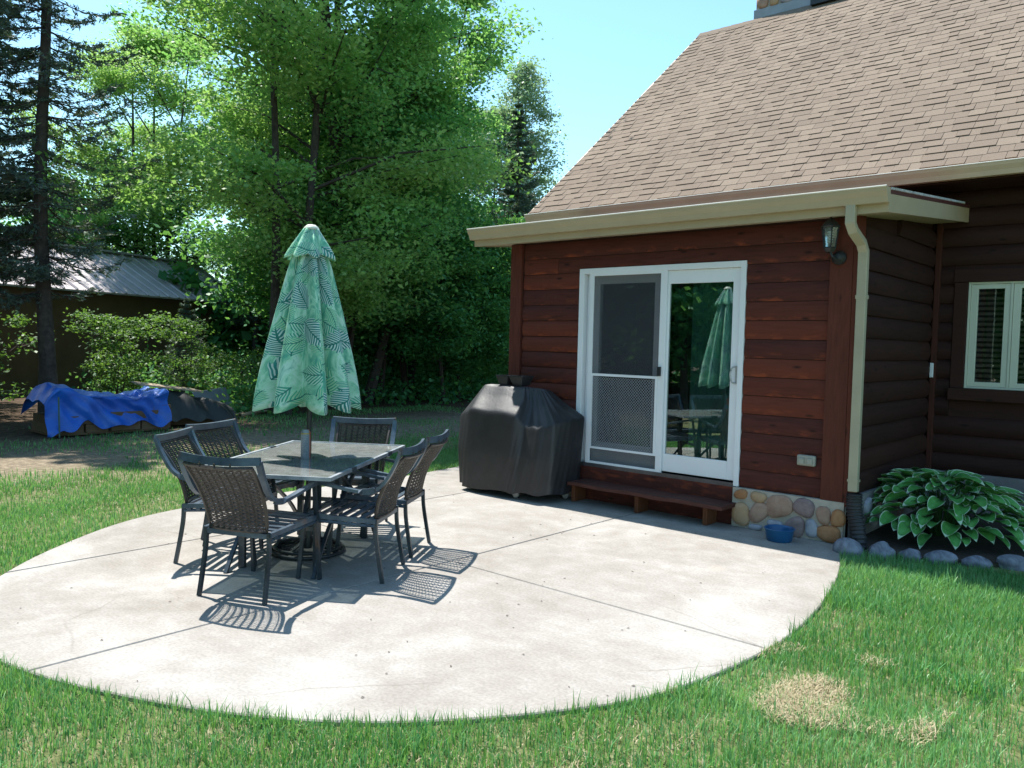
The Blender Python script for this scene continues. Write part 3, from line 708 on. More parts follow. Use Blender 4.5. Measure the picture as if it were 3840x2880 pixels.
# main roof
RX0, RX1 = -7.24, 4.2; EY, EZ, RY, RZ = 8.541, 3.383, 13.092, 7.135
sd = Vector((0, RY-EY, RZ-EZ)); SL = sd.length; sd.normalize(); nv = Vector((0, -sd.z, sd.y))
q = MB(); th = .14
def rp(x, s, t): p = Vector((x, EY, EZ)) + sd*s + nv*t; return (p.x, p.y, p.z)
q.add([rp(RX0,0,-th), rp(RX1,0,-th), rp(RX1,SL,-th), rp(RX0,SL,-th), rp(RX0,0,-.006), rp(RX1,0,-.006), rp(RX1,SL,-.006), rp(RX0,SL,-.006)],
      [(0,3,2,1),(4,5,6,7),(0,1,5,4),(1,2,6,5),(2,3,7,6),(3,0,4,7)])
# back slope
q.add([(RX0,RY,RZ-.15),(RX1,RY,RZ-.15),(RX1,2*RY-EY,EZ-.15),(RX0,2*RY-EY,EZ-.15),(RX0,RY,RZ-.01),(RX1,RY,RZ-.01),(RX1,2*RY-EY,EZ),(RX0,2*RY-EY,EZ)],
      [(0,3,2,1),(4,5,6,7),(0,1,5,4),(1,2,6,5),(2,3,7,6),(3,0,4,7)])
roof = q.build('roof', M['siding_dark'], house)
EXPO = .143; nC = int(SL/EXPO)
sh_list = []
for i in range(nC+1):
    x = RX0-.01-random.random()*.1; s0 = i*EXPO-.015
    thick_prev = False
    while x < RX1:
        w_ = random.choice((.11, .14, .16, .19, .22)) + random.uniform(-.02, .02)
        thick = random.random() < (.25 if thick_prev else .65); thick_prev = thick
        x0, x1 = max(x, RX0), min(x+w_-.004, RX1)
        if x1-x0 > .02: sh_list.append((x0, x1, s0, min(s0+EXPO+.02, SL), .0125 if thick else .0055, random.random()*.6+(.15 if thick else .25), i))
        x += w_
def shingle_geo(b, sgl):
    x0, x1, s0, s1, t_, tone, i = sgl; j = .006*math.sin(x0*71)
    b.add([rp(x0,s0+j,-.004), rp(x1,s0+j,-.004), rp(x1,s1,-.004), rp(x0,s1,-.004), rp(x0,s0+j,t_), rp(x1,s0+j,t_), rp(x1,s1,.001), rp(x0,s1,.001)],
          [(4,5,6,7),(0,1,5,4),(1,2,6,5),(3,0,4,7)])
def vis(sg):
    x = (sg[0]+sg[1])/2; p = Vector(rp(x, sg[2], 0)); d = p-Vector((0, 0, 1.595)); a = math.atan2(-p.x, p.y)
    return d.length + (100 if a < math.radians(8.5) else 0)
sh_list.sort(key=vis)
for sg in sh_list[:300]:
    b = MB(); shingle_geo(b, sg); b.build('shingle', M['shingle'], roof, attr={'tone': ('FACE', [sg[5]]*4)})
b = MB(); tn = []
for sg in sh_list[300:]: shingle_geo(b, sg); tn += [sg[5]]*4
b.build('shingle_field', M['shingle'], roof, attr={'tone': ('FACE', tn)})['kind'] = 'stuff'
q = MB()    # ridge caps
for i in range(int((RX1-RX0)/.2)):
    x = RX0+.2*i; tz = .008*(i % 2)
    q.add([(x, RY-.12, RZ-.115+tz*.0), (x+.21, RY-.12, RZ-.115), (x+.21, RY, RZ+.02), (x, RY, RZ+.026), (x, RY+.12, RZ-.1), (x+.21, RY+.12, RZ-.1), (x, RY-.11, RZ-.075), (x+.21, RY-.11, RZ-.08)], [(6,7,2,3),(3,2,5,4),(0,1,7,6)])
q.build('ridge_cap', M['shingle'], roof, attr={'tone': ('FACE', [.5]*len(q.f))})['kind'] = 'stuff'
q = MB(); q.box(RX0-.02, RX1, EY+.02, EY+.045, EZ-.13, EZ-.03); q.build('roof_fascia', M['maroon'], roof)
q = MB(); a_, b_ = rp(RX0-.022, -.02, -.16), rp(RX0-.022, SL, -.16)
q.add([rp(RX0-.022,0,-.17), rp(RX0-.002,0,-.17), rp(RX0-.002,SL,-.17), rp(RX0-.022,SL,-.17), rp(RX0-.022,0,-.004), rp(RX0-.002,0,-.004), rp(RX0-.002,SL,-.004), rp(RX0-.022,SL,-.004)],
      [(0,3,2,1),(4,5,6,7),(0,1,5,4),(1,2,6,5),(2,3,7,6),(3,0,4,7)]); q.build('rake_board', M['tan_up'], roof)
q = MB(); q.box(RX0, RX1, EY+.05, YR-.055, EZ-.16, EZ-.145); q.build('roof_soffit', M['siding_dark'], roof)
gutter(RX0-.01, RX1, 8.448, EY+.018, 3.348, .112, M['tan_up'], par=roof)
q = MB()
for i in range(15):
    x = RX0+.45+.78*i; h_ = MB(); h_.box(x-.012, x+.012, 8.444, 8.52, 3.352, 3.360); h_.build('gutter_hanger', M['hanger'], roof)
# chimney on the ridge
CX0, CX1, CY0, CY1 = -6.24, -5.1, 13.10, 14.0
q = MB(); q.box(CX0+.03, CX1-.03, CY0+.02, CY1, 6.2, 9.2); ch_ = q.build('chimney', M['mortar'], house)
q = MB(); q.box(CX0+.0, CX1, CY0-.005, CY1+.02, 6.6, RZ+.17); q.build('chimney_flashing', M['rail_grey'], ch_)
ci = 0
for r_ in range(7):
    x = CX0+.03
    while x < CX1-.1:
        w_ = random.uniform(.16, .27); fieldstone(x+w_/2, RZ+.27+.2*r_+random.uniform(-.015, .015), w_-.02, .185, random.uniform(-.2, .2), ST[random.choice((0, 1, 2, 3, 4, 0))], ch_, y=CY0+.02, dep=.05, seed=200+ci, name='chimney_stone'); x += w_; ci += 1
    y = CY0+.08
    while y < CY1-.1:
        w_ = random.uniform(.2, .3); fieldstone(y+w_/2, RZ+.27+.2*r_, w_-.02, .185, 0, ST[random.choice((0, 1, 3))], ch_, y=CX0+.03, dep=-.05, seed=300+ci, name='chimney_stone', plane='X'); y += w_; ci += 1
q = MB(); q.box(-5.22, -4.6, 12.95, 13.06, RZ-.04, RZ+.07); q.build('roof_cricket', M['black'], roof)

# ------------------------------------------------------------------ small things on the house
lan = empty('wall_lantern', (-2.40, YW-.05, 2.36)); tag(lan, 'black coach lantern mounted high on the red corner board', 'wall lantern')
q = MB(); q.lathe([(0, -.06), (.03, -.055), (.055, -.02), (.058, .03), (.03, .065), (0, .07)], 16); bp_ = q.build('wall_plate', M['black'], lan); bp_.rotation_euler = (math.radians(90), 0, 0)
q = MB(); q.tube([(0,-.02,0),(0,-.07,-.02),(-.02,-.115,0),(-.04,-.12,.05)], .010, 8); q.build('bracket', M['black'], lan)
C0 = (-.045, -.115, .05)
q = MB(); q.lathe([(0, -.02), (.035, -.01), (.052, .02), (.045, .03)], 6, C0)
for i in range(6):
    a = 2*math.pi*i/6; q.bar([(C0[0]+.047*math.cos(a), C0[1]+.047*math.sin(a), C0[2]+.025), (C0[0]+.068*math.cos(a), C0[1]+.068*math.sin(a), C0[2]+.19)], .008, .008)
q.lathe([(.075, .185), (.08, .195), (.055, .225), (.03, .25), (.012, .262), (.008, .29), (0, .295)], 6, C0); q.build('lantern_cage', M['black'], lan)
q = MB(); q.lathe([(.043, .028), (.063, .188)], 6, C0); q.build('lantern_glass', M['glass_lamp'], lan)
q = MB()
for k in range(5): q.lathe([(.008, .06+.02*k), (.024, .066+.02*k), (.024, .074+.02*k), (.008, .08+.02*k)], 12, C0)
q.build('bulb', M['white'], lan, smooth=True)

out = empty('outlet_cover', (-2.609, YW-.016, .663)); tag(out, 'pale weatherproof outlet cover low on the red siding', 'outlet cover')
def rbox(q, x0, x1, y0, y1, z0, z1): q.box(x0, x1, y0, y1, z0, z1)
q = MB(); q.box(-.079, .079, -.045, -.004, -.046, .046); o = q.build('cover_box', M['outlet'], out); bv = o.modifiers.new('b', 'BEVEL'); bv.width = .014; bv.segments = 3
for s in (-1, 1):
    q = MB(); q.box(s*.035-.024, s*.035+.024, -.058, -.044, -.032, .022); o = q.build('lid', M['outlet'], out); bv = o.modifiers.new('b', 'BEVEL'); bv.width = .01; bv.segments = 3
q = MB(); q.box(-2.252, -2.218, YR-.092, YR-.072, 1.35, 1.50); tho = q.build('thermometer', M['white']); tag(tho, 'small white strip thermometer on the dark inner corner trim', 'thermometer')
bv = tho.modifiers.new('b', 'BEVEL'); bv.width = .004

# step in front of the door
st = empty('wooden_step', (-4.08, 6.62, 0)); tag(st, 'low dark red wooden step below the sliding door', 'step')
q = MB(); n = 14; vs = []
for i in range(n+1):
    x = -.84+1.70*i/n; z = .215+.004*math.sin(i*1.3)
    vs += [(x, -.125+.004*math.sin(i*2.1), z-.038), (x, -.125+.004*math.sin(i*2.1), z), (x, .17, z), (x, .17, z-.038)]
q.add(vs, [(i*4+k, (i+1)*4+k, (i+1)*4+(k+1) % 4, i*4+(k+1) % 4) for i in range(n) for k in range(4)]+[(0,1,2,3),(n*4+3,n*4+2,n*4+1,n*4)])
o = q.build('tread', M['step'], st, attr={'wear': ('POINT', [.5]*len(q.v))}); bv = o.modifiers.new('b', 'BEVEL'); bv.width = .006; bv.segments = 2
for x in (-.83, -.075, .65):
    q = MB(); q.box(x-.022, x+.022, -.03, .165, 0, .174); o = q.build('leg', M['step_leg'], st, attr={'wear': ('POINT', [.6]*8)}); bv = o.modifiers.new('b', 'BEVEL'); bv.width = .004

# blue bowl
q = MB(); q.lathe([(0,.0),(.098,.0),(.103,.006),(.116,.085),(.124,.098),(.127,.104),(.122,.108),(.116,.104),(.108,.088),(.096,.012),(0,.010)], 36)
bo = q.build('pet_bowl', M['bowl'], smooth=True, loc=(-2.715, 6.545, .001)); tag(bo, 'blue plastic bowl on the patio before the stone base', 'bowl')

# corrugated drain pipe under the downspout
q = MB(); pth = [(-2.195, 6.765, .44), (-2.185, 6.76, .30), (-2.15, 6.745, .15), (-2.12, 6.72, -.03)]; pp = catmull(pth, 22, False)
q.tube([tuple(p) for p in pp], [.058+.007*((i//2) % 2) for i in range(len(pp))], 18)
dp = q.build('drain_pipe', M['blackplastic'], smooth=True); tag(dp, 'black corrugated drain pipe below the tan downspout', 'drain pipe')

# ------------------------------------------------------------------ grill under a cover, pots on it
gr = empty('covered_grill', (-5.6, 6.5, 0)); tag(gr, 'gas grill under a wrinkled black cover beside the door', 'covered grill')
loops = [
 [(-6.17,6.20,.075),(-5.98,6.15,.06),(-5.50,6.17,.065),(-5.36,6.19,.07),(-5.15,6.21,.08),(-4.975,6.26,.09),(-4.93,6.50,.09),(-4.95,6.77,.10),(-5.55,6.79,.10),(-6.2,6.77,.1),(-6.24,6.48,.11)],
 [(-6.23,6.22,.45),(-6.00,6.16,.46),(-5.43,6.17,.46),(-5.31,6.22,.44),(-5.12,6.22,.43),(-4.945,6.28,.45),(-4.92,6.52,.46),(-4.93,6.77,.47),(-5.55,6.79,.47),(-6.26,6.77,.46),(-6.28,6.48,.46)],
 [(-6.275,6.30,.79),(-6.03,6.20,.86),(-5.395,6.20,.86),(-5.31,6.27,.745),(-5.13,6.26,.745),(-4.955,6.31,.80),(-4.91,6.52,.83),(-4.90,6.77,.85),(-5.55,6.79,.86),(-6.27,6.77,.83),(-6.30,6.50,.81)],
 [(-6.26,6.31,.82),(-6.025,6.21,.893),(-5.395,6.215,.888),(-5.31,6.30,.775),(-5.13,6.28,.765),(-4.965,6.33,.825),(-4.93,6.53,.85),(-4.92,6.76,.87),(-5.55,6.78,1.0),(-6.25,6.76,.85),(-6.28,6.50,.83)],
 [(-6.16,6.42,1.0),(-6.05,6.36,1.03),(-5.42,6.36,1.03),(-5.36,6.42,.99),(-5.27,6.42,.95),(-5.16,6.46,.98),(-5.12,6.54,1.0),(-5.15,6.72,1.0),(-5.55,6.76,1.05),(-6.13,6.72,1.0),(-6.18,6.52,1.0)],
 [(-6.08,6.50,1.145),(-6.03,6.47,1.15),(-5.50,6.47,1.15),(-5.44,6.48,1.15),(-5.36,6.50,1.135),(-5.30,6.52,1.13),(-5.28,6.56,1.13),(-5.30,6.66,1.12),(-5.55,6.70,1.12),(-6.05,6.68,1.13),(-6.09,6.56,1.145)]]
rings = []
for L in range(len(loops)-1):
    nst = (8, 8, 2, 5, 5)[L]
    for k in range(nst):
        t_ = k/nst; rings.append([tuple((1-t_)*a+t_*b for a, b in zip(p, q_)) for p, q_ in zip(loops[L], loops[L+1])])
rings.append(loops[-1])
sub = 10; R = []
for rg in rings:
    out_ = []
    for i in range(11):
        a, b_ = np.array(rg[i]), np.array(rg[(i+1) % 11])
        for k in range(sub): out_.append(a+(b_-a)*k/sub)
    R.append(np.array(out_))
R = np.array(R); nl, na = R.shape[:2]
for it in range(1):
    R[:, :] = (np.roll(R, 1, 1)+np.roll(R, -1, 1)+2*R)/4
cen = np.array([-5.6, 6.5, 0])
for l in range(nl):
    z = R[l, :, 2].mean(); lowf = max(0, 1-z/.9)
    th_ = np.arange(na)/na*2*np.pi
    fold = .016*snoise(th_*3.5, np.full(na, z*1.6), 1.0, 9)+.007*snoise(th_*9, np.full(na, z*3), 1.0, 10)+.0025*np.sin(th_*33-z*14)
    d = R[l]-cen; d[:, 2] = 0; d /= np.linalg.norm(d, axis=1)[:, None]
    amp = .35+lowf*1.0; back = np.where(R[l][:, 1] > 6.7, .2, 1)
    R[l] += d*(fold*amp*back)[:, None]; R[l][:, 2] += .006*np.sin(th_*17+z*5)*(z > .8) + (.012*np.sin(th_*7) if l == 0 else 0)
V = (R.reshape(-1, 3)-np.array([-5.6, 6.5, 0]))
F = [(l*na+i, l*na+(i+1) % na, (l+1)*na+(i+1) % na, (l+1)*na+i) for l in range(nl-1) for i in range(na)]
b = MB(); b.add([tuple(v) for v in V], F); top = [(nl-1)*na+i for i in range(na)]
cidx = len(b.v); b.v.append(tuple(np.append(V[top].mean(0)[:2], 1.14)))
for i in range(na): b.f.append((top[i], top[(i+1) % na], cidx)); b.mi.append(0)
o = b.build('cover', M['cover'], gr, smooth=False); o.data.polygons.foreach_set('use_smooth', [True]*len(o.data.polygons))
sdv = o.modifiers.new('s', 'SUBSURF'); sdv.levels = 1; sdv.render_levels = 1
for (x, y) in ((.18, -.21), (-.5, -.2), (.55, .15)):
    q = MB(); nseg = 18; q.lathe([(.0, -.012), (.036, -.012), (.04, -.006), (.04, .006), (.036, .012), (0, .012)], nseg)
    o = q.build('caster', [M['cover_metal'], ][0], gr, smooth=True); o.location = (x, y, .041); o.rotation_euler = (math.radians(90), 0, .1)
q = MB(); q.bar([(-.56, -.24, .045), (-.40, -.25, .04), (-.2, -.22, .05)], .03, .03); q.build('foot_rail', M['black'], gr)
for i, (x, w_) in enumerate(((-5.815, .075), (-5.625, .085))):
    p = empty('plant_pot', (x, 6.55+.02*i, 1.148)); tag(p, ['empty dark square pot at the left on the covered grill', 'empty dark square pot at the right on the covered grill'][i], 'plant pot', 'empty pots on the grill')
    q = MB(); a, c_ = w_*.72, w_*1.12; H_ = .098
    q.add([(-a,-a,0),(a,-a,0),(a,a,0),(-a,a,0),(-c_,-c_,H_),(c_,-c_,H_),(c_,c_,H_),(-c_,c_,H_),(-c_*.94,-c_*.94,H_),(c_*.94,-c_*.94,H_),(c_*.94,c_*.94,H_),(-c_*.94,c_*.94,H_),(-a*.94,-a*.94,.012),(a*.94,-a*.94,.012),(a*.94,a*.94,.012),(-a*.94,a*.94,.012)],
          [(0,3,2,1),(0,1,5,4),(1,2,6,5),(2,3,7,6),(3,0,4,7),(4,5,9,8),(5,6,10,9),(6,7,11,10),(7,4,8,11),(8,9,13,12),(9,10,14,13),(10,11,15,14),(11,8,12,15),(12,13,14,15)])
    q.build('pot_body', M['blackplastic'], p)
    q = MB(); q.bar([(-c_, -c_, H_), (c_, -c_, H_), (c_, c_, H_), (-c_, c_, H_)], .008, .012, closed=True); q.build('pot_rim', M['blackplastic'], p)

# ------------------------------------------------------------------ patio furniture
def make_chair():
    t = empty('patio_chair', (0, 0, 0))
    for s in (-1, 1):
        q = MB()
        P = [(s*.275,-.122,.882),(s*.275,-.10,.82),(s*.272,-.06,.74),(s*.27,-.01,.665),(s*.268,.05,.622),(s*.266,.13,.607),(s*.264,.24,.618),(s*.262,.38,.642),(s*.26,.50,.655)]
        pp = [tuple(p) for p in catmull(P, 4, False)]
        q.sweep(pp, [(-.019,-.010),(.019,-.010),(.019,.010),(-.019,.010)], (0, -1, 1))
        q.build('arm_frame', M['chair_metal'], t, smooth=True)
        q = MB(); P = [(s*.236,.0,.002),(s*.232,.025,.14),(s*.228,.05,.30),(s*.226,.055,.42)]
        q.sweep([tuple(p) for p in catmull(P, 4, False)], [(-.0105,-.0125),(.0105,-.0125),(.0105,.0125),(-.0105,.0125)], (0, 1, 0)); q.build('leg', M['leg_metal'], t, smooth=True)
        q = MB(); P = [(s*.258,.575,.002),(s*.255,.555,.2),(s*.253,.535,.42),(s*.256,.50,.645)]
        q.sweep([tuple(p) for p in catmull(P, 4, False)], [(-.0105,-.0125),(.0105,-.0125),(.0105,.0125),(-.0105,.0125)], (0, 1, 0)); q.build('leg', M['leg_metal'], t, smooth=True)
        q = MB(); q.bar([(s*.235,.05,.408),(s*.25,.54,.43)], .026, .03); q.tube([(s*.228,.06,.375),(s*.248,.53,.40)], .012, 8)
        for k in range(7): q.tube([(s*.232,.085+.065*k,.394),(s*.234,.115+.065*k,.396)], .018, 8)
        q.build('seat_rail', M['chair_metal'], t, smooth=True)
    q = MB(); P = [(-.285,-.122,.882),(-.15,-.142,.872),(0,-.150,.868),(.15,-.142,.872),(.285,-.122,.882)]
    q.sweep([tuple(p) for p in catmull(P, 4, False)], [(-.010,-.024),(.010,-.024),(.010,.024),(-.010,.024)], (0, .15, 1)); q.build('top_rail', M['chair_metal'], t, smooth=True)
    for k in range(7):
        y = .085+.065*k; q = MB(); q.box(-.225, .225, y, y+.040, .398+.043*k/7, .409+.043*k/7); q.build('seat_slat', M['chair_metal'], t)
    q = MB(); q.bar([(-.25,.545,.425),(.25,.545,.425)], .022, .034); q.build('cross_bar', M['chair_metal'], t)
    q = MB(); q.bar([(-.225,.055,.40),(.225,.055,.40)], .022, .030); q.build('cross_bar', M['chair_metal'], t)
    # woven back panel : curved surface point
    def surf(u, v, off=0):
        # u -1..1 , v 0..1
        y = .052 - .03*v - .155*v*v + .012*(1-v); z = .425+.415*v
        hw = .205+.030*v
        cur = .030*(1-u*u)
        return (u*hw, y-cur+off, z-.010*(1-u*u)*v)
    q = MB(); bl = [surf(-1, v/12) for v in range(13)] + [surf(-1+2*k/12, 1) for k in range(1, 12)] + [surf(1, 1-v/12) for v in range(13)] + [surf(1-2*k/12, 0) for k in range(1, 12)]
    q.tube(bl, .0125, 6, closed=True)
    for u in (-.45, 0, .45):
        p = surf(u, 1); q.tube([p, (p[0], p[1]-.002, p[2]+.028)], .006, 6)
    q.build('panel_frame', M['wicker'], t, smooth=True)
    q = MB(); ns, nw = 34, 9
    for i in range(ns):
        v = .02+.96*i/(ns-1); pts = []
        for k in range(nw*2+1):
            u = -1+2*k/(nw*2); off = .0045*(1 if (k//1+i) % 2 else -1)
            pts.append(surf(u, v, off))
        for k in range(len(pts)-1):
            a, b_ = pts[k], pts[k+1]; h_ = .0049
            q.add([(a[0],a[1],a[2]-h_),(b_[0],b_[1],b_[2]-h_),(b_[0],b_[1],b_[2]+h_),(a[0],a[1],a[2]+h_),(a[0],a[1]-.003,a[2]),(b_[0],b_[1]-.003,b_[2])],
                  [(0,1,2,3),(0,4,5,1),(4,3,2,5)])
    for k in range(1, nw*2, 2):
        u = -1+2*k/(nw*2)
        q.tube([surf(u, .02+.96*j/8) for j in range(9)], .0042, 4)
        if k > 2 and k < nw*2-2: q.tube([(lambda p: (p[0]+.009, p[1], p[2]))(surf(u, .02+.96*j/8)) for j in range(9)], .0042, 4)
    o = q.build('woven_back', M['wicker'], t); o['kind'] = 'stuff'
    return t
CH = [  # x, y, facing angle (deg), label
 (-4.437, 2.532, 113, 'woven back patio chair at the near end of the table, its back to the lens'),
 (-4.195, 3.600, 212, 'woven back patio chair on the grill side of the table, nearer the near end'),
 (-4.545, 4.170, 211, 'woven back patio chair on the grill side of the table, farther from the near end'),
 (-5.592, 2.864, 38.5, 'woven back patio chair on the lawn side of the table, nearer the near end'),
 (-6.02, 3.36, 20.8, 'woven back patio chair on the lawn side of the table, farther from the near end'),
 (-5.664, 4.467, -51, 'woven back patio chair alone at the far end of the glass table')]
ch0 = make_chair()
for i, (x, y, a, lab) in enumerate(CH):
    c = ch0 if i == 0 else copy_tree(ch0)
    c.location = (x, y, 0); c.rotation_euler = (0, 0, math.radians(a-90)); tag(c, lab, 'chair', 'patio chairs round the table')
ch0.location = (CH[0][0], CH[0][1], 0)

TC = (-5.08, 3.52); TA = math.radians(-57.0-90)       # local +y = long axis towards the near end
tb = empty('patio_table', (TC[0], TC[1], 0), TA); tag(tb, 'rectangular glass topped metal patio table with rusty legs', 'table')
HL, HW, TZ = .865, .50, .72
q = MB(); q.bar([(-HW+.014,-HL+.014,TZ-.012),(HW-.014,-HL+.014,TZ-.012),(HW-.014,HL-.014,TZ-.012),(-HW+.014,HL-.014,TZ-.012)], .028, .024, closed=True); q.build('table_rim', M['table_rim'], tb)
q = MB(); q.box(-HW+.026, HW-.026, -HL+.026, HL-.026, TZ-.012, TZ-.006); q.build('glass_top', M['glass_table'], tb)
for s in (-1, 1):
    for y in (-.42, .42):
        q = MB(); q.box(s*(HW-.014)-.019, s*(HW-.014)+.019, y-.04, y+.04, TZ-.028, TZ+.003); q.build('rim_sleeve', M['table_metal'], tb)
for y in (-.42, .42): q = MB(); q.bar([(-HW+.03, y, TZ-.035), (HW-.03, y, TZ-.035)], .03, .022); q.build('support_bar', M['table_metal'], tb)
for sx in (-1, 1):
    for sy in (-1, 1):
        q = MB(); q.bar([(sx*.27, sy*.50, .0), (sx*.27, sy*.50, TZ-.03)], .045, .032, (0, 1, 0)); q.build('leg', M['leg_metal'], tb)
    for sy in (-1, 1):
        P = [(sx*.31, -sy*.66, .0), (sx*.31, -sy*.52, .16), (sx*.31, -sy*.30, .34), (sx*.31, sy*.25, TZ-.06), (sx*.31, sy*.36, TZ-.03)]
        q = MB(); q.bar([tuple(p) for p in catmull(P, 4, False)], .026, .020); q.build('brace', M['table_metal'], tb)
for y in (-.5, .5): q = MB(); q.bar([(-.27,y,.30),(.27,y,.30)], .02, .03); q.build('stretcher', M['table_metal'], tb)

can = MB(); can.lathe([(0,.0),(.031,.0),(.034,.004),(.034,.178),(.0345,.181),(.0345,.190),(.033,.194),(.027,.205),(.026,.213),(.0,.214)], 24)
cn = can.build('can', M['can'], smooth=True, loc=(-5.033, 3.458, TZ-.005)); tag(cn, 'tall grey can with a yellow band on the glass table by the umbrella pole', 'can')

# closed umbrella
um = empty('patio_umbrella', (TC[0], TC[1], 0)); tag(um, 'closed patio umbrella with green palm leaf print in the table', 'umbrella')
q = MB(); q.lathe([(.019, .05), (.019, 2.40), (.0, 2.40)], 16); q.build('pole', M['black'], um, smooth=True)
q = MB(); q.lathe([(0, 2.435), (.03, 2.43), (.052, 2.412), (.056, 2.400), (.05, 2.393), (0, 2.393)], 20); q.build('finial', M['cream'], um, smooth=True)
def fold_cloth(prof, nfold, seg, amp, name, hem_dip, phase=0, tall=1.4, umax=1.0, seed=1, irr=.25):
    """prof: (z, r) list bottom->top. star-shaped cross section, ribs out, fabric folded in"""
    r_ = np.random.default_rng(seed); jit = r_.uniform(-irr, irr, nfold); jr = r_.uniform(-.16, .14, nfold)
    vs, uv = [], []; n = len(prof); L = 0
    for i, (z, r) in enumerate(prof):
        if i: L += math.hypot(prof[i][0]-prof[i-1][0], prof[i][1]-prof[i-1][1])
        fr = i/(n-1)
        for k in range(seg):
            th = 2*math.pi*k/seg; x = (th*nfold/(2*math.pi)) % nfold; c0 = int(x) % nfold; f = x-int(x)
            j0, j1 = jit[c0], jit[(c0+1) % nfold]; tt = th+(j0*(1-f)+j1*f)*.4*2*math.pi/nfold*(1-fr*.3)
            rib = abs(math.cos(math.pi*f))**1.5
            rr = r*(1-amp*(1-rib)*(1-.35*fr))*(1+(jr[c0]*(1-f)+jr[(c0+1) % nfold]*f))
            rr += r*.05*math.sin(f*math.pi*4+c0)*(1-rib)
            dz = -hem_dip*rib*max(0, 1-i/2.5)
            vs.append((rr*math.cos(tt+phase), rr*math.sin(tt+phase), z+dz)); uv.append((th/(2*math.pi)*umax*2.6, (z+dz)*tall*.9))
    F_ = [(i*seg+k, i*seg+(k+1) % seg, (i+1)*seg+(k+1) % seg, (i+1)*seg+k) for i in range(n-1) for k in range(seg)]
    b = MB(); b.add(vs, F_); o = b.build(name, M['canvas'], um); me = o.data
    me.polygons.foreach_set('use_smooth', [True]*len(me.polygons))
    ul = me.uv_layers.new(name='UVMap')
    for p in me.polygons:
        us = [uv[me.loops[l].vertex_index] for l in p.loop_indices]
        mxu = max(u_[0] for u_ in us)
        for l, u_ in zip(p.loop_indices, us):
            uu = u_[0]+(umax*2.6 if mxu-u_[0] > 1 else 0)
            ul.data[l].uv = (uu, u_[1])
    sm = o.modifiers.new('t', 'SOLIDIFY'); sm.thickness = .002
    return o
ph = math.atan2(-3.52, 5.08)
fold_cloth([(1.135, .362), (1.17, .356), (1.24, .342), (1.36, .318), (1.5, .288), (1.65, .254), (1.8, .220), (1.95, .184), (2.1, .147), (2.2, .120), (2.28, .095), (2.36, .068)], 8, 256, .60, 'canopy', .075, ph+.12, seed=4, irr=.5)
fold_cloth([(2.205, .178), (2.215, .172), (2.24, .154), (2.29, .122), (2.34, .09), (2.385, .062), (2.402, .052)], 8, 128, .34, 'vent_flap', .03, ph+.2, seed=5, umax=.6)
for k in range(8):
    a = ph+.12+2*math.pi*k/8; q = MB(); q.tube([(.05*math.cos(a), .05*math.sin(a), 2.36), ((.27)*math.cos(a), .27*math.sin(a), 1.12)], .006, 6); q.build('rib', M['black'], um)
ubz = empty('umbrella_base', (TC[0], TC[1], 0)); tag(ubz, 'round black iron scrollwork umbrella base under the table', 'umbrella base')
q = MB()
for (r_, z) in ((.265, .018), (.24, .045)): q.tube([(r_*math.cos(2*math.pi*k/36), r_*math.sin(2*math.pi*k/36), z) for k in range(36)], .014, 8, closed=True)
q.build('ring', M['black'], ubz, smooth=True)
q = MB()
for k in range(4):
    a = math.pi/2*k+.3; ca, sa = math.cos(a), math.sin(a)
    q.bar([(.02*ca, .02*sa, .12), (.12*ca, .12*sa, .06), (.26*ca, .26*sa, .025)], .018, .012)
q.build('spoke', M['black'], ubz)
for k in range(8):
    a = math.pi/4*k+.65; q = MB(); P = []
    for i in range(20):
        t_ = i/19*2*math.pi*1.2; rr = .045*(1-.6*i/19); P.append((.17+rr*math.cos(t_), rr*math.sin(t_)))
    q.tube([(x*math.cos(a)-y*math.sin(a), x*math.sin(a)+y*math.cos(a), .04) for x, y in P], .006, 6); q.build('scroll', M['black'], ubz, smooth=True)
q = MB(); q.lathe([(.03, .03), (.03, .30), (.024, .31), (.021, .31), (.021, .03)], 16); q.tube([(.03, 0, .24), (.065, 0, .24)], .006, 6); q.build('socket', M['black'], ubz, smooth=True)

# ------------------------------------------------------------------ specks on the patio
q = MB()
for i in range(150):
    x, y = random.uniform(-7, -1.8), random.uniform(1.5, 6.6)
    a = random.uniform(0, 6.28); l = random.uniform(.004, .014); w_ = l*.4
    q.add([(x+l*math.cos(a), y+l*math.sin(a), .003), (x-w_*math.sin(a), y+w_*math.cos(a), .006), (x-l*math.cos(a), y-l*math.sin(a), .003), (x+w_*math.sin(a), y-w_*math.cos(a), .006)], [(0,1,2,3)])
tag(q.build('leaf_litter', M['deadtwig']), 'tiny dry specks and seeds scattered on the pale concrete', 'litter', kind='stuff')

# ------------------------------------------------------------------ planting bed: hosta, edging stones, strap-leaved plants
hos = empty('hosta_plant', (-1.78, 7.75, 0)); tag(hos, 'broad mounded hosta with cream edged green leaves', 'plant')
def hosta_leaf(L, W, bend, seed):
    r = random.Random(seed); b = MB(); n = 8; us = (-1, -.89, -.45, 0, .45, .89, 1); vs = []
    for i in range(n+1):
        t = i/n; w_ = W*(math.sin(math.pi*min(1, t**.92))**.70 if 0 < t < 1 else 0.02)*(1-.12*t); x = L*t; zc = -bend*t*t*L
        for u in us:
            vs.append((x*(1-.12*t*bend), u*w_/2, zc+abs(u)**1.5*w_*.22+.006*math.sin(t*9+u*3+seed)*(abs(u))))
    k = len(us)
    for i in range(n):
        for j in range(k-1):
            b.cur = 1 if (j in (0, k-2) or i == n-1) else 0
            b.add([], []); b.f.append((i*k+j, (i+1)*k+j, (i+1)*k+j+1, i*k+j+1)); b.mi.append(b.cur)
    b.v = vs; b.cur = 0
    return b
leafmesh = []
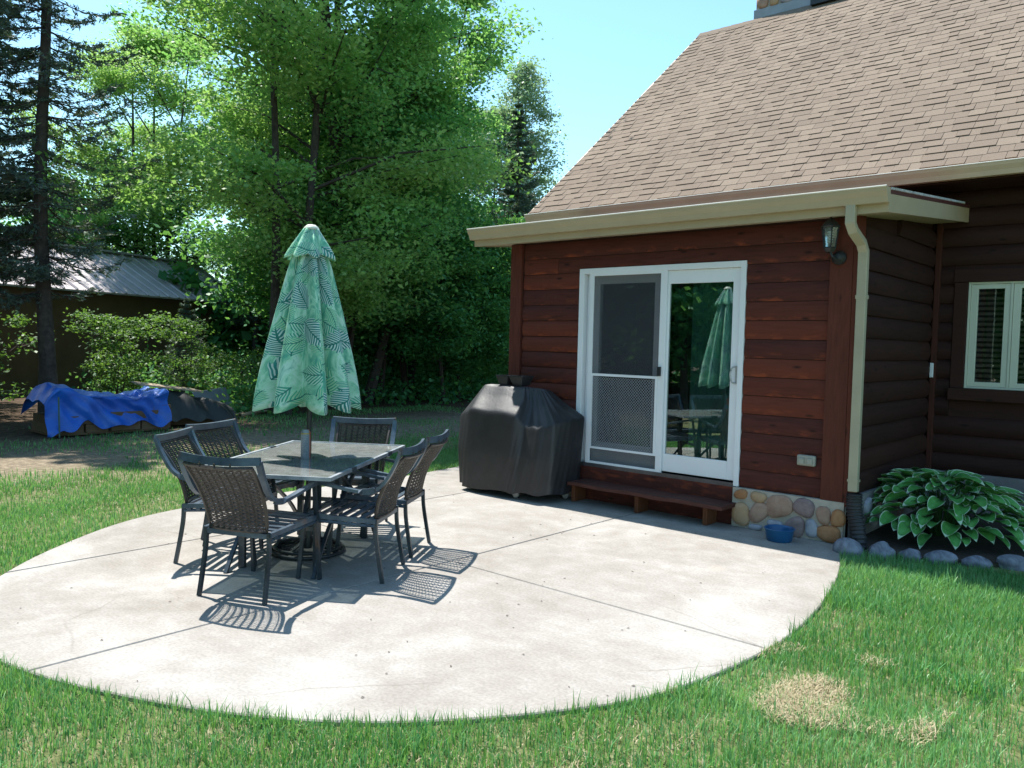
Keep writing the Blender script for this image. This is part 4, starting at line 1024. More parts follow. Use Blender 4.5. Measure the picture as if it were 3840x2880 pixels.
for i in range(5):
    o = hosta_leaf(.23+.02*(i % 3), .135+.012*(i % 2), .18+.09*i, i).build('leaf', [M['hosta'], M['hosta_edge']], hos, smooth=True); leafmesh.append(o.data)
    o.location = (.1*i-.2, .0, .46); o.rotation_euler = (0, -.5, i*1.3)
r = random.Random(3)
for i in range(250):
    a = i*2.39996; rad = math.sqrt((i+.5)/250)
    x, y = rad*.66*math.cos(a), rad*.56*math.sin(a); z = .36*(1-rad**2.4)+.13+r.uniform(-.045, .045)
    o = link('leaf', leafmesh[r.randrange(5)], hos, (x, y, z)); tilt = -.62+.55*rad+r.uniform(-.18, .18)
    o.rotation_euler = (r.uniform(-.30, .30), tilt, a+r.uniform(-.6, .6)); s = r.uniform(.72, 1.05); o.scale = (s, s, s)
q = MB()
for i in range(90):
    a = r.uniform(0, 6.28); rad = r.uniform(.1, .9); q.tube([(.05*math.cos(a), .05*math.sin(a), 0), (rad*.45*math.cos(a), rad*.36*math.sin(a), .3), (rad*.68*math.cos(a), rad*.56*math.sin(a), .40*(1-rad**2.2)+.10)], .004, 4)
q.build('stalks', M['bladeleaf'], hos)['kind'] = 'stuff'

for i, (x, y, s, lab) in enumerate([(-1.05, 8.75, 1.0, 'dark clump of strap leaves behind the hosta under the window'), (-.55, 8.2, .9, 'strap leaved clump at the right edge beyond the hosta')]):
    b = MB()
    for k in range(70):
        a = r.uniform(0, 6.28); L = r.uniform(.3, .62)*s; n = 6; sp = r.uniform(.2, .6); vs = []
        for j in range(n+1):
            t = j/n; rr = sp*L*t*1.2; z = L*(t-.55*sp*t*t*1.4); w_ = .012*(1-t)+.001
            vs += [(rr*math.cos(a)-w_*math.sin(a), rr*math.sin(a)+w_*math.cos(a), z), (rr*math.cos(a)+w_*math.sin(a), rr*math.sin(a)-w_*math.cos(a), z)]
        b.add(vs, [(2*j, 2*j+1, 2*j+3, 2*j+2) for j in range(n)])
    o = b.build('daylily_clump', M['bladeleaf'], smooth=True, loc=(x, y, .01)); tag(o, lab, 'plant')

def rock(name, x, y, sx, sy, sz, seed, lab, mat=None, rot=0, group='grey stones edging the bed'):
    r = np.random.default_rng(seed); nu, nv_ = 18, 12; vs = []
    k = r.normal(size=(5, 3))*1.6; ph_ = r.uniform(0, 6, 5)
    for i in range(nv_+1):
        for j in range(nu):
            th, p = 2*math.pi*j/nu, math.pi*i/nv_; d = np.array([math.sin(p)*math.cos(th), math.sin(p)*math.sin(th), math.cos(p)])
            f = 1+.095*sum(math.sin(k[m] @ d*1.3+ph_[m]) for m in range(5)); vs.append((d[0]*f*sx, d[1]*f*sy, d[2]*f*sz))
    b = MB(); b.add(vs, [(i*nu+j, i*nu+(j+1) % nu, (i+1)*nu+(j+1) % nu, (i+1)*nu+j) for i in range(nv_) for j in range(nu)])
    o = b.build(name, mat or M['bedstone'], smooth=True, loc=(x, y, sz*.16)); o.rotation_euler = (0, 0, rot); tag(o, lab, 'stone', group); return o
rock('edging_stone', -2.15, 6.58, .105, .085, .085, 1, 'rounded grey edging stone nearest the patio corner', rot=-.2)
rock('edging_stone', -1.94, 6.66, .10, .085, .085, 2, 'speckled grey edging stone beside the drain pipe foot', rot=.3)
rock('edging_stone', -1.74, 6.75, .075, .07, .06, 3, 'small grey edging stone left of the paler ridged stone', rot=.1)
rock('edging_stone', -1.56, 6.83, .11, .08, .078, 4, 'pale ridged edging stone at the front of the hosta', rot=.4)
rock('edging_stone', -1.33, 6.97, .10, .07, .05, 5, 'flat edging stone under the lowest hosta leaf', rot=.5)
rock('edging_stone', -1.10, 7.12, .12, .08, .06, 6, 'dark edging stone near the right edge of the picture', rot=.6)
rock('edging_stone', -.85, 7.28, .11, .08, .06, 7, 'last dark edging stone at the picture edge', rot=.6)

# ------------------------------------------------------------------ tarp covered wood pile at the edge of the woods
pile = empty('tarped_woodpile', (-13.9, 5.35, 0)); tag(pile, 'low woodpile under a crumpled blue tarp at the lawn edge', 'woodpile')
def gridmesh(name, fn, nu, nv_, mat, parent=None, loc=None, smooth=True):
    vs = [fn(i/nu, j/nv_) for i in range(nu+1) for j in range(nv_+1)]; k = nv_+1
    b = MB(); b.add(vs, [(i*k+j, (i+1)*k+j, (i+1)*k+j+1, i*k+j+1) for i in range(nu) for j in range(nv_)])
    o = b.build(name, mat, parent, loc=loc); o.data.polygons.foreach_set('use_smooth', [smooth]*len(o.data.polygons)); return o
def tarp_fn(u, v):
    y = -.82+1.92*u; top = .62+.10*math.sin(u*5+1.2)+.07*math.exp(-((u-.8)/.09)**2)+.02*math.sin(u*14)+.008*math.sin(u*33)-.22*max(0, .12-u)/.12
    swag = abs(math.sin(u*8.2+.5)); hem = .20-.10*swag+.04*math.sin(u*26); 
    if u < .12: hem -= .20*(1-u/.12)
    if v < .5:
        s = v/.5; x = .52+.10*(1-s)+.05*math.sin(u*14+s*4)*(1-s)+.03*math.sin(u*37+s*9)*(1-s*.5)-.06*math.sin(math.pi*s)*swag; z = hem+(top-hem)*s**.85
    else:
        s = (v-.5)/.5; x = .52-1.0*s+.03*math.sin(u*21+s*11); z = top+.05*math.sin(s*math.pi)+.022*math.sin(u*13+s*9)+.012*math.sin(u*41-s*17)-.25*max(0, s-.85)/.15
    return (x, y, max(z, .01))
gridmesh('tarp', tarp_fn, 90, 34, M['tarp'], pile)
for i, (y0, y1, z0, z1) in enumerate([(-.68, -.25, .03, .17), (-.22, .12, .03, .16), (.16, .62, .04, .22), (.66, 1.15, .03, .2), (-.66, .1, .17, .30), (.15, 1.1, .22, .34), (-.7, 1.1, .0, .03), (.85, 1.15, .2, .42)]):
    q = MB(); q.box(-.45, .50+.02*(i % 3), y0, y1, z0, z1); q.build('plank', M['oldwood'], pile, attr={'wear': ('POINT', [.5]*8)})
q = MB(); q.tube([(.66, -.66, 0), (.66, -.67, .62)], .012, 6); o = q.build('stake', M['post_green'], loc=(-13.9, 5.35, 0)); tag(o, 'thin green stake stuck in the ground before the blue tarp', 'stake')
heap = empty('covered_heap', (-14.2, 7.15, 0)); tag(heap, 'heap under a dark sheet beside the blue tarp', 'covered heap')
def heap_fn(u, v):
    y = -.72+1.5*u; top = (.58+.06*math.sin(u*9))*(1-.55*max(0, u-.45)/.55); s = v
    x = .45-.95*s+.05*math.sin(u*17+v*6); z = top*math.sin(math.pi*min(1, s*1.5+.02))**.6 if s < .33 else top*(1-.3*(s-.33)); 
    return (x+.1*(1-min(1, s*3)), y, max(.0, z+.03*math.sin(u*24+s*14)))
gridmesh('sheet', heap_fn, 40, 24, M['darktarp'], heap)
q = MB(); q.box(-.35, .25, -.6, .5, 0, .3); q.build('crate', M['oldwood'], heap, attr={'wear': ('POINT', [.5]*8)})
q = MB(); q.add([(-14.0, 6.1, .80), (-13.75, 6.15, .76), (-14.1, 7.45, .58), (-14.35, 7.4, .62), (-14.0, 6.1, .775), (-13.75, 6.15, .735), (-14.1, 7.45, .555), (-14.35, 7.4, .595)], [(0,1,2,3),(7,6,5,4),(0,4,5,1),(1,5,6,2),(2,6,7,3),(3,7,4,0)])
tag(q.build('loose_board', M['oldboard'], attr={'wear': ('POINT', [.3]*8)}), 'pale sunlit board lying across the top of the heap', 'board')
q = MB(); q.add([(-14.9, 7.95, .02), (-15.2, 8.75, .05), (-15.35, 8.6, .56), (-15.0, 7.7, .50), (-14.92, 7.96, .02), (-15.22, 8.76, .05), (-15.37, 8.61, .56), (-15.02, 7.71, .50)], [(0,1,2,3),(7,6,5,4),(0,4,5,1),(1,5,6,2),(2,6,7,3),(3,7,4,0)])
tag(q.build('leaning_panel', M['graysheet']), 'blue grey panel leaning behind the dark heap', 'panel')
for i, (x, y, a, L) in enumerate([(-14.4, 8.2, .8, 1.6), (-14.9, 9.0, .5, 1.2)]):
    q = MB(); q.tube([(-L/2, 0, .04), (0, .05, .05), (L/2, -.03, .05)], [.04, .035, .02], 8); o = q.build('fallen_branch', M['oldboard'], loc=(x, y, 0), attr=None, smooth=True); o.rotation_euler = (0, 0, a+1.6)
    tag(o, ['pale fallen branch lying in front of the leaning panel', 'shorter fallen branch past the leaning panel'][i], 'branch')

# ------------------------------------------------------------------ long shed among the trees
shd = empty('shed', (0, 0, 0)); tag(shd, 'long brown shed with pale metal roof half hidden by trees', 'shed')
E0, E1 = Vector((-23.2, 6.9, 2.8)), Vector((-26.55, 15.9, 2.8)); ax = (E1-E0).normalized(); nrm = Vector((ax.y, -ax.x, 0))
if nrm.dot(Vector((0, 0, 0))-E0) < 0: nrm = -nrm
A0 = E0-ax*9
W_ = 2.51; RZ_ = 1.43
q = MB()
def P3(a, back, z): p = a-nrm*back; return (p.x, p.y, z)
q.add([P3(A0,.25,-.1), P3(E1-ax*.3,.25,-.1), P3(E1-ax*.3,.25,2.75), P3(A0,.25,2.75), P3(A0,2*W_-.2,-.1), P3(E1-ax*.3,2*W_-.2,-.1), P3(E1-ax*.3,2*W_-.2,2.75), P3(A0,2*W_-.2,2.75), P3(E1-ax*.3,W_,3.9), P3(A0,W_,3.9)],
      [(0,1,2,3),(1,5,6,8,2),(5,4,7,6),(4,0,3,9,7)])
q.build('shed_wall', M['shedwall'], shd)
q = MB(); q.add([P3(A0,0,2.8),P3(E1,0,2.8),P3(E1,W_,2.8+RZ_),P3(A0,W_,2.8+RZ_),P3(A0,2*W_,2.8),P3(E1,2*W_,2.8),P3(A0,0,2.75),P3(E1,0,2.75),P3(E1,W_,2.75+RZ_),P3(E1,2*W_,2.75)], [(0,1,2,3),(3,2,5,4),(6,7,1,0),(7,8,2,1),(8,9,5,2)])
ro = q.build('shed_roof', M['shedroof'], shd)
nrib = 44; tot = (E1-A0).length
for i in range(nrib):
    a = A0+ax*(tot*(i+.5)/nrib); d = ax*.03; q = MB()
    q.add([P3(a-d,-.02,2.802),P3(a+d,-.02,2.802),P3(a+d,W_,2.802+RZ_),P3(a-d,W_,2.802+RZ_),P3(a,-.02,2.85),P3(a,W_,2.85+RZ_)], [(0,4,5,3),(4,1,2,5),(0,1,4)]); q.build('roof_rib', M['shedroof'], ro)
q = MB(); q.bar([P3(A0,W_,2.85+RZ_), P3(E1,W_,2.85+RZ_)], .3, .06); q.build('ridge_trim', M['shedroof'], ro)

# ------------------------------------------------------------------ vegetation
def leaf_quads(C, size, r, up=.6, aspect=.62, nrm_=None):
    n = len(C); N = r.normal(size=(n, 3)); N[:, 2] = np.abs(N[:, 2])+up; N /= np.linalg.norm(N, axis=1)[:, None]
    A = r.normal(size=(n, 3)); A -= (A*N).sum(1)[:, None]*N; A /= np.linalg.norm(A, axis=1)[:, None]; B = np.cross(N, A)
    s = (size*r.uniform(.6, 1.25, n))[:, None]
    V = np.stack([C-A*s*.5, C-B*s*aspect*.5+A*s*.05, C+A*s*.5, C+B*s*aspect*.5+A*s*.05], 1).reshape(-1, 3)
    return V, np.arange(4*n).reshape(n, 4)
def seg_mesh(b, p0, p1, r0, r1, seg=5): b.tube([tuple(p0), tuple((np.array(p0)+np.array(p1))/2+np.array([0, 0, .0])), tuple(p1)], [r0, (r0+r1)/2, r1], seg)
def decid(seed, H, R, base, nl, leafn, size, spread=.30, stems=1, tr=.16, lob=.25, col_lo=0.0, name='x'):
    """trunk with limbs and twigs; leaf clusters sit along the outer limbs. returns (trunk MB, crown V,F,tone)"""
    r = np.random.default_rng(seed); b = MB(); pts = []; wts = []
    for s in range(stems):
        off = np.array([r.normal()*.35, r.normal()*.35, 0]) if stems > 1 else np.zeros(3)
        lean = r.normal(size=2)*.035*(1.2 if stems > 1 else 1); path = []
        for i in range(11):
            t = i/10; path.append((off[0]*(1+t*2)+lean[0]*H*t+.12*math.sin(t*5+seed+s), off[1]*(1+t*2)+lean[1]*H*t+.12*math.cos(t*4+seed), H*.93*t))
        b.tube(path, [tr*(1-.88*i/10)*(1.25 if i == 0 else 1)/(stems**.35) for i in range(11)], 8)
        P = np.array(path)
        for k in range(nl//stems):
            t = base/H+(1-base/H)*((k+r.uniform(0, 1))/(nl//stems)); t = min(t, .99); idx = t*10; i0 = min(int(idx), 9); f = idx-i0; o = P[i0]*(1-f)+P[i0+1]*f
            az = k*2.399+r.uniform(-.5, .5); q_ = (t-base/H)/(1-base/H)
            L = R*(1.05*math.sin(math.pi*(.18+.80*q_))**.8)*r.uniform(.72, 1.12); rise = .25+.55*q_+r.uniform(-.15, .15)
            d = np.array([math.cos(az), math.sin(az), rise]); e = o+d*L*np.array([1, 1, .8])
            mid = o+(e-o)*.5+np.array([0, 0, .08*L]); b.tube([tuple(o), tuple(mid), tuple(e)], [tr*.30*(1-.6*q_), tr*.18*(1-.6*q_), .008], 5)
            for m_ in range(9):
                u = r.uniform(.35, 1.0); c = o*(1-u)**2+mid*2*u*(1-u)+e*u*u+r.normal(size=3)*np.array([1, 1, .65])*L*.14
                pts.append(c); wts.append(u)
                if m_ % 3 == 0: cc = o+(e-o)*u*.8; b.tube([tuple(cc), tuple(c)], [.018, .005], 3)
    pts = np.array(pts); n = int(leafn); idx = r.integers(0, len(pts), n); cs = r.uniform(.7, 1.5, len(pts))
    C = pts[idx]+r.normal(size=(n, 3))*np.array([spread, spread, spread*.5])*cs[idx][:, None]
    V, F = leaf_quads(C, size, r, .7)
    ct = r.uniform(0, 1, len(pts)); tone = np.clip(.5*ct[idx]+.5*r.uniform(0, 1, n), 0, 1)
    return b, V, F, tone
def make_tree(kind, label, cat, loc, data, mat, bark, rz=0, group=None, sc=1, name='tree'):
    t = empty(name, loc, rz); t.scale = (sc, sc, sc); tag(t, label, cat, group)
    b, V, F, tone = data
    b.build('trunk', bark, t, smooth=True)
    link('crown', npmesh('crown', V, F, mat, tone), t); return t

def conifer(seed, H, R, base, nwh, per, needles, bare=0.0, size=.10, tr=.13):
    r = np.random.default_rng(seed); b = MB(); b.tube([(0.05*math.sin(i*.7+seed), .05*math.cos(i*.9), H*i/12) for i in range(13)], [tr*(1-.9*i/12)*(1.3 if i == 0 else 1) for i in range(13)], 9)
    segs = []
    for k in range(nwh):
        q_ = k/nwh; z = base+(H-base)*q_*.985; L0 = R*(1-q_)**.75*(.6+.4*min(1, q_*5))
        for j in range(per):
            az = r.uniform(0, 6.28); L = L0*r.uniform(.65, 1.15); droop = r.uniform(.12, .42)*(1-q_*.7); n = 6; prev = None; P = []
            for i in range(n+1):
                t = i/n; x = L*t; zz = z+.10*L*t-droop*L*math.sin(t*math.pi*.62)+.16*L*t*t*t; P.append(np.array([x*math.cos(az), x*math.sin(az), zz]))
            b.tube([tuple(p) for p in P], [.020*(1-i/n*.8)*(1-.6*q_) for i in range(n+1)], 4)
            side = np.array([-math.sin(az), math.cos(az), 0])
            for i in range(1, n+1):
                for s in (-1, 1):
                    for m_ in range(2):
                        a = P[i-1]+(P[i]-P[i-1])*r.uniform(0, 1); ll = L*.34*(1-i/n*.55)*r.uniform(.5, 1.2)
                        e = a+side*s*ll+(P[i]-P[i-1])/np.linalg.norm(P[i]-P[i-1]+1e-6)*ll*.6+np.array([0, 0, -ll*r.uniform(.1, .5)]); live = r.uniform() > bare*(1.3-i/n)
                        segs.append((a, e, live))
            segs.append((P[-2], P[-1], True)); segs.append((P[-3], P[-2], True))
    dead = [s for s in segs if not s[2]]; live = [s for s in segs if s[2]]
    for (a, e, _) in segs[::1]:
        if not _ or r.uniform() < .25: b.tube([tuple(a), tuple(e)], [.006, .003], 3)
    A = np.array([s[0] for s in live]); E_ = np.array([s[1] for s in live]); n = int(needles); idx = r.integers(0, len(A), n); t = r.uniform(0, 1, n)[:, None]
    C = A[idx]*(1-t)+E_[idx]*t+r.normal(size=(n, 3))*np.array([.025, .025, .02]); D = (E_[idx]-A[idx]); D /= np.linalg.norm(D, axis=1)[:, None]+1e-6
    D = D+r.normal(size=(n, 3))*.55; D /= np.linalg.norm(D, axis=1)[:, None]; S = np.cross(D, r.normal(size=(n, 3))); S /= np.linalg.norm(S, axis=1)[:, None]+1e-6
    s = (size*r.uniform(.6, 1.3, n))[:, None]
    V = np.stack([C-D*s*.5, C+S*s*.11, C+D*s*.5, C-S*s*.11], 1).reshape(-1, 3)
    return b, V, np.arange(4*n).reshape(n, 4), np.clip(r.uniform(0, 1, n), 0, 1)

# big maples behind the umbrella
mA = decid(11, 13.5, 3.5, 2.4, 44, 88000, .112, .32, 3, .17)
make_tree('maple', 'large bright green maple filling the sky left of the umbrella', 'tree', (-15.3, 9.5, -.05), mA, M['leaf_maple_sunlit'], M['bark'], 0, name='maple_tree')
mB = decid(12, 14.5, 3.3, 2.2, 44, 72000, .112, .31, 2, .24)
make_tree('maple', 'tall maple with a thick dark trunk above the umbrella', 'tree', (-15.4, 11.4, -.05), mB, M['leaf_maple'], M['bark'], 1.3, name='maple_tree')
mC = decid(13, 12.2, 2.1, 2.2, 40, 52000, .115, .26, 2, .16)
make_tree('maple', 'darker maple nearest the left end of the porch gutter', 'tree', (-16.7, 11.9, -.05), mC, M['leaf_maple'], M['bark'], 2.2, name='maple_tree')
mD = copy_tree(bpy.data.objects['maple_tree']); mD.location = (-28.5, 13.5, -.05); mD.rotation_euler = (0, 0, 2.6); mD.scale = (1.05, 1.05, .98); tag(mD, 'bright maple standing behind the right end of the shed', 'tree')
# spruces on the left
s1 = conifer(21, 13.5, 2.0, 2.4, 36, 5, 40000, .60, .11, .15)
make_tree('spruce', 'thin old spruce with bare drooping twigs and a dark trunk', 'tree', (-15.75, 5.35, -.05), s1, M['needle'], M['bark'], 0, name='spruce_tree')
s2 = conifer(22, 13.0, 2.1, 2.9, 32, 6, 76000, .25, .13, .15)
sp2 = make_tree('spruce', 'dense spruce at the left edge behind the bare spruce', 'tree', (-17.5, 4.75, -.05), s2, M['needle'], M['bark'], 0, name='spruce_tree')
for i, (x, y, sc, rz, lab) in enumerate([(-22.0, 5.2, .95, 2, 'farther spruce behind the shed end at the left edge'), (-15.6, 3.2, .85, 4, 'spruce just outside the left edge shading the lawn'), (-17.4, 19.9, .74, 1, 'dark conifer beside the pale birch above the porch gutter'), (-24.5, 14.8, .8, 3, 'spruce hidden behind the maples'), (-14.6, 1.2, .9, 5, 'spruce standing out of the picture beyond the left lawn')]):
    c = copy_tree(sp2); c.location = (x, y, -.05); c.scale = (sc, sc, sc); c.rotation_euler = (0, 0, rz); tag(c, lab, 'tree')
# pale birches seen against the sky beyond the gutter
bA = decid(31, 12.6, 1.35, 3.0, 40, 20000, .12, .24, 1, .12)
make_tree('birch', 'wispy pale birch against the sky left of the roof', 'tree', (-19.3, 22.7, -.05), bA, M['leaf_birch'], M['birchbark'], 0, name='birch_tree')
bB = decid(32, 10.6, 1.7, 3.0, 30, 22000, .14, .26, 1, .10)
make_tree('birch', 'shorter yellow green birch between the maple and the pale birch', 'tree', (-20.2, 21.6, -.05), bB, M['leaf_birch'], M['birchbark'], 0, name='birch_tree')

# woodland trees: slim dark trunks with leafy crowns
w1 = decid(41, 10.5, 2.4, 1.7, 34, 20000, .19, .36, 1, .11); w2 = decid(42, 9.0, 2.1, 1.0, 34, 20000, .19, .34, 1, .09)
wt = [make_tree('w', '', 'tree', (0, 0, 0), w1, M['leaf_wood'], M['bark'], name='forest_tree'), make_tree('w', '', 'tree', (0, 0, 0), w2, M['leaf_wood'], M['bark'], name='forest_tree')]
spots = [(-16.6, 13.6, .95), (-17.4, 15.3, .9), (-18.9, 14.6, .95), (-19.0, 16.9, .9), (-20.6, 18.2, .9), (-21.3, 15.7, 1.0), (-18.4, 12.6, 1.0), (-22.5, 19.3, .95), (-24.6, 17.8, 1.0),
         (-26.8, 20.5, 1.0), (-23.0, 21.0, .9), (-16.0, 15.9, .62), (-17.0, 17.6, .58), (-15.0, 17.2, .5), (-20.7, 25.0, .62), (-24.8, 25.5, .75), (-15.6, 15.0, .55), (-17.0, 12.6, .6)]
ORD = ['first', 'second', 'third', 'fourth', 'fifth', 'sixth', 'seventh', 'eighth', 'ninth', 'tenth', 'eleventh', 'twelfth', 'thirteenth', 'fourteenth', 'fifteenth', 'sixteenth', 'seventeenth', 'eighteenth', 'nineteenth', 'twentieth']
spots.sort(key=lambda p: p[1]/-p[0])
for i, (x, y, s) in enumerate(spots):
    c = wt[i] if i < 2 else copy_tree(wt[i % 2])
    c.location = (x, y, -.05); c.rotation_euler = (0, 0, i*1.7); c.scale = (s, s, s)
    tag(c, '%s %s woodland tree counted from the left, between shed and house' % (ORD[i], 'tall' if s > .8 else 'small'), 'tree', 'slim trees in the shaded woods')
for i, (x, y, s, lab) in enumerate([(-31.5, 11.0, .72, 'sunlit round tree rising behind the shed roof, nearest the maple'), (-33, 7.5, .62, 'sunlit low tree behind the middle of the shed roof'), (-30.5, 14.0, .8, 'sunlit tree behind the far end of the shed'), (-34, 4.5, .7, 'sunlit tree behind the shed at the left edge')]):
    c = copy_tree(wt[i % 2]); c.location = (x, y, -.05); c.rotation_euler = (0, 0, i*1.1); c.scale = (s*1.2, s*1.2, s); tag(c, lab, 'tree')
# trees reflected in the sliding door (behind and left of the camera)
rspots = [(-9.5, -7.0), (-12.5, -9.5), (-8.2, -9.5), (-14.5, -6.0), (-11.0, -13), (-16.5, -11), (-7.2, -13), (-14, -15.5), (-18, -4), (-10.5, -4.8), (-19, -8), (-12, -18), (-17.5, -16), (-6, -17), (-21, -13)]
for i, (x, y) in enumerate(rspots):
    c = copy_tree(wt[i % 2]); c.location = (x, y, -.05); c.rotation_euler = (0, 0, i*2.3); s = 1.05+.3*((i*3) % 5)/5; c.scale = (s, s, s)
    tag(c, '%s tree out of frame behind the lens, reflected in the sliding door glass' % ORD[i], 'tree', 'trees reflected in the door glass')
# far woodland mass
def leafmass(name, n, fn, size, mat, label, seed, kind='stuff'):
    r = np.random.default_rng(seed); C = fn(r, n); V, F = leaf_quads(C, size, r, .3, .75)
    t = .5+.5*snoise(C[:, 0], C[:, 1]+C[:, 2]*1.7, .9, seed)*.6+r.uniform(-.25, .25, n)
    o = link(name, npmesh(name, V, F, mat, np.clip(t, 0, 1))); tag(o, label, 'woodland', kind=kind); return o
def far(r, n):
    a = r.uniform(math.radians(24), math.radians(84), n); d = r.uniform(29, 38, n); h = 2.5+4.4*(.5+.5*np.sin(a*17)*np.cos(a*41))
    h = np.where(a < math.radians(43), h*.75+.6, h)
    z = r.uniform(0, 1, n)**.9*h*np.where(a > math.radians(60), .85, 1.1); return np.stack([-np.sin(a)*d, np.cos(a)*d, z], 1)
leafmass('far_woodland', 60000, far, .42, M['leaf_wood'], 'dark mass of far woods closing the view between the trunks', 51)
def under(r, n):
    c = np.stack([r.uniform(-24, -15.2, 260), r.uniform(8, 26, 260)], 1); hh = r.uniform(.3, 1.3, 260); idx = r.integers(0, 260, n)
    p = c[idx]+r.normal(size=(n, 2))*.45; return np.stack([p[:, 0], p[:, 1], np.abs(r.normal(size=n))*.45*hh[idx]], 1)
leafmass('undergrowth', 26000, under, .13, M['leaf_wood'], 'low leafy undergrowth on the forest floor', 52)
def refl(r, n):
    a = r.uniform(math.radians(95), math.radians(175), n); d = r.uniform(22, 27, n); return np.stack([-np.sin(a)*d, np.cos(a)*d, r.uniform(0, 1, n)*7.5], 1)
leafmass('rear_woodland', 26000, refl, .40, M['leaf_wood'], 'woods behind the lens seen only reflected in the door', 53)

# saplings and bushes before the shed
sap = decid(61, 3.4, 1.0, .5, 20, 2600, .12, .16, 2, .035); sap2 = decid(62, 2.2, .9, .2, 18, 2200, .10, .16, 3, .03)
bs = [make_tree('s', '', 'sapling', (0, 0, 0), sap, M['leaf_bush'], M['bark'], name='sapling'), make_tree('s', '', 'bush', (0, 0, 0), sap2, M['leaf_bush'], M['bark'], name='bush')]
sd_ = [(-17.9, 8.0, .64, 'yellow green sapling in front of the shed wall, right of the spruce trunk'), (-17.0, 9.6, .62, 'bush of small leaves behind the middle of the blue tarp'),
       (-17.3, 6.9, .62, 'leafy sapling just right of the bare spruce trunk'), (-16.0, 4.1, .62, 'low bush at the left end of the blue tarp'), (-16.9, 8.7, .62, 'small bush behind the pale board'),
       (-18.6, 10.3, .55, 'sapling low under the maple before the dark shed wall'), (-15.4, 10.0, .42, 'small bush right of the leaning panel'), (-18.9, 4.6, .9, 'bush behind the dense spruce at the left edge'), (-17.6, 11.0, .6, 'low bush among the trunks behind the umbrella')]
for i, (x, y, s, lab) in enumerate(sd_):
    c = bs[i] if i < 2 else copy_tree(bs[i % 2]); c.location = (x, y, -.05); c.rotation_euler = (0, 0, i*1.9); c.scale = (s, s, s); tag(c, lab, 'bush' if i % 2 else 'sapling')
fir = conifer(71, 3.6, 1.0, .25, 20, 5, 16000, .05, .09, .05)
make_tree('fir', 'small dark fir before the shed wall left of the umbrella', 'tree', (-17.6, 8.9, -.05), fir, M['needle'], M['bark'], 0, sc=.72, name='fir_tree')

# ------------------------------------------------------------------ grass
pa = np.array(poly)
def inside_poly(x, y, P):
    ins = np.zeros(len(x), bool); j = len(P)-1
    for i in range(len(P)):
        c = ((P[i][1] > y) != (P[j][1] > y)) & (x < (P[j][0]-P[i][0])*(y-P[i][1])/(P[j][1]-P[i][1]+1e-12)+P[i][0]); ins ^= c; j = i
    return ins
bedp = np.array(bp)
PX, PY, PR = -1.37, 3.77, .20
def blades(name, n, x0, x1, y0, y1, hmin, hmax, wid, mat, label, seed, dens, lean=.45, dry=False, z=-.024, segs=2):
    r = np.random.default_rng(seed); x = r.uniform(x0, x1, n); y = r.uniform(y0, y1, n)
    k = ~inside_poly(x, y, pa) & ~inside_poly(x, y, bedp) & ~((x > XL) & (y > YW)) & (r.uniform(0, 1, n) < dens(x, y)); x, y = x[k], y[k]; n = len(x)
    cl = snoise(x, y, 5.5, seed+1)*.5+snoise(x, y, 17, seed+2)*.5
    h = r.uniform(hmin, hmax, n)*(1+.35*cl); a = r.uniform(0, 6.28, n); ln = np.abs(r.normal(size=n))*lean; w_ = wid*r.uniform(.6, 1.3, n)
    dx, dy = np.cos(a), np.sin(a); px, py = -dy, dx; zz = np.full(n, z)
    if dry: ln = ln+1.2; h = h*.8
    b0 = np.stack([x-px*w_/2, y-py*w_/2, zz], 1); b1 = np.stack([x+px*w_/2, y+py*w_/2, zz], 1)
    mz = h*.55/np.sqrt(1+ln**2*.5); mx_ = h*.55*ln*.5/np.sqrt(1+ln**2*.25)
    m0 = np.stack([x+dx*mx_-px*w_*.42, y+dy*mx_-py*w_*.42, zz+mz], 1); m1 = np.stack([x+dx*mx_+px*w_*.42, y+dy*mx_+py*w_*.42, zz+mz], 1)
    tz = h/np.sqrt(1+ln**2); tx = h*ln/np.sqrt(1+ln**2)*1.1; tp = np.stack([x+dx*tx, y+dy*tx, zz+tz], 1)
    V = np.stack([b0, b1, m1, m0, tp], 1).reshape(-1, 3); o = np.arange(n)[:, None]*5
    F = np.concatenate([o+np.array([0, 1, 2]), o+np.array([0, 2, 3]), o+np.array([3, 2, 4])], 1).reshape(-1, 3)
    tone = np.repeat(np.clip(.42+.40*snoise(x, y, 2.3, seed+3)+r.uniform(-.42, .42, n), 0, 1), 3)
    ob = link(name, npmesh(name, V, F, mat, tone)); tag(ob, label, 'grass', kind='stuff'); return ob
def patch(x, y): return np.clip(1.15-np.exp(-(((x-PX)/PR)**2+((y-PY)/(PR*1.5))**2)**1.2)*.80, 0, 1)
def dn(x, y): return np.clip(.80+.45*snoise(x, y, 3.1, 5)+.25*snoise(x, y, 9, 6), .15, 1)*patch(x, y)
blades('near_lawn', 370000, -5.6, .6, .1, 7.0, .035, .085, .0042, M['grass'], 'green grass blades of the lawn in front of the patio', 81, lambda x, y: dn(x, y)*np.where((-x*.66+y*.75) > 1.0, 1, 0))
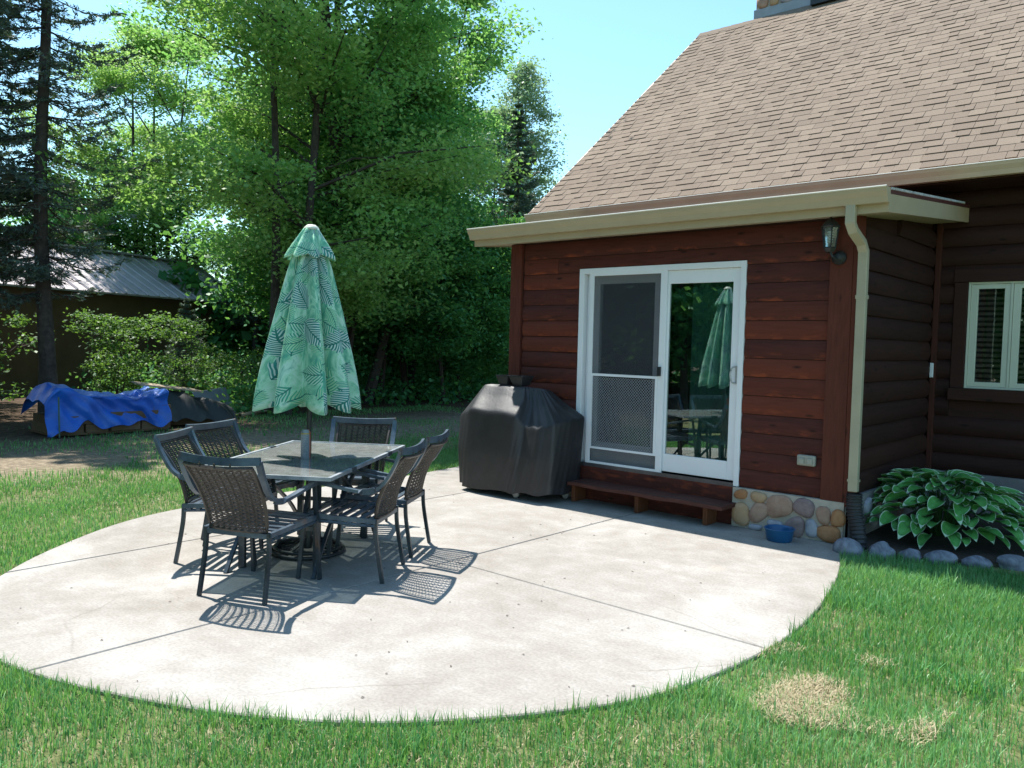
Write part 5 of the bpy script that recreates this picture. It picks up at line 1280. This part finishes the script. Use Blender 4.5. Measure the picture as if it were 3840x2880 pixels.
blades('left_lawn', 230000, -10.8, -4.6, .3, 9.5, .035, .075, .0058, M['grass'], 'short green lawn between the patio and the shaded dirt', 82, lambda x, y: np.clip(.75+.5*snoise(x, y, 2.4, 15), .15, 1)*np.clip((x+10.2)/1.9+.35*snoise(x, y, 1.1, 17), 0, 1)*np.where(x > -6, np.where(y > 3, 0, 1), 1))
blades('far_lawn', 60000, -15.0, -9.0, 2.0, 14, .03, .08, .010, M['grass'], 'thin patchy grass in the tree shade before the woods', 83, lambda x, y: np.clip(.20+.5*snoise(x, y, 1.3, 25), 0.0, .8))
blades('straw', 42000, -3.8, .3, .6, 6.0, .018, .042, .0040, M['drygrass'], 'dry straw clippings lying among the green grass', 84,
       lambda x, y: np.clip(.12+.75*np.clip(snoise(x, y, 2.2, 35), 0, 1)*np.where(y < 3.2, 1, .25), 0, 1), dry=True, z=-.012)
blades('straw_patch', 52000, PX-.55, PX+.55, PY-.6, PY+.6, .03, .065, .0036, M['drygrass'], 'bleached patch of loose straw on the right lawn', 85, lambda x, y: np.clip(np.exp(-(((x-PX)/(PR*1.0))**2+((y-PY)/(PR*1.65))**2)**1.2)*1.2+.75*snoise(x, y, 8, 77)-.25, 0, 1)*.75, dry=True, z=-.002)
blades('left_straw', 30000, -9.8, -5.2, .8, 7.5, .03, .06, .0055, M['drygrass'], 'dry blades showing through the left lawn', 86, lambda x, y: np.clip(.15+.5*snoise(x, y, 1.8, 45), 0, .8), dry=True, z=-.014)
blades('grass_tufts', 90000, -5.6, .6, .1, 6.6, .075, .145, .0058, M['grass'], 'taller tufts of coarser grass standing out of the lawn', 88, lambda x, y: np.clip((snoise(x, y, 5.2, 55)+.35*snoise(x, y, 14, 56)-.42)*2.2, 0, 1)*patch(x, y), lean=.75)
# broad leaved weed at the picture's right edge
wd = empty('weed', (-.62, 4.55, -.03)); tag(wd, 'pale broad leaved weed in the lawn at the right edge', 'plant')
for i in range(9):
    b = hosta_leaf(.07, .035, .5, i); o = b.build('leaf', [M['leaf_bush'], M['leaf_bush']], wd, smooth=True, attr={'tone': ('FACE', [.9]*len(b.f))}); o.location = (0, 0, .07+.006*i); o.rotation_euler = (0, -.5, i*2.4)
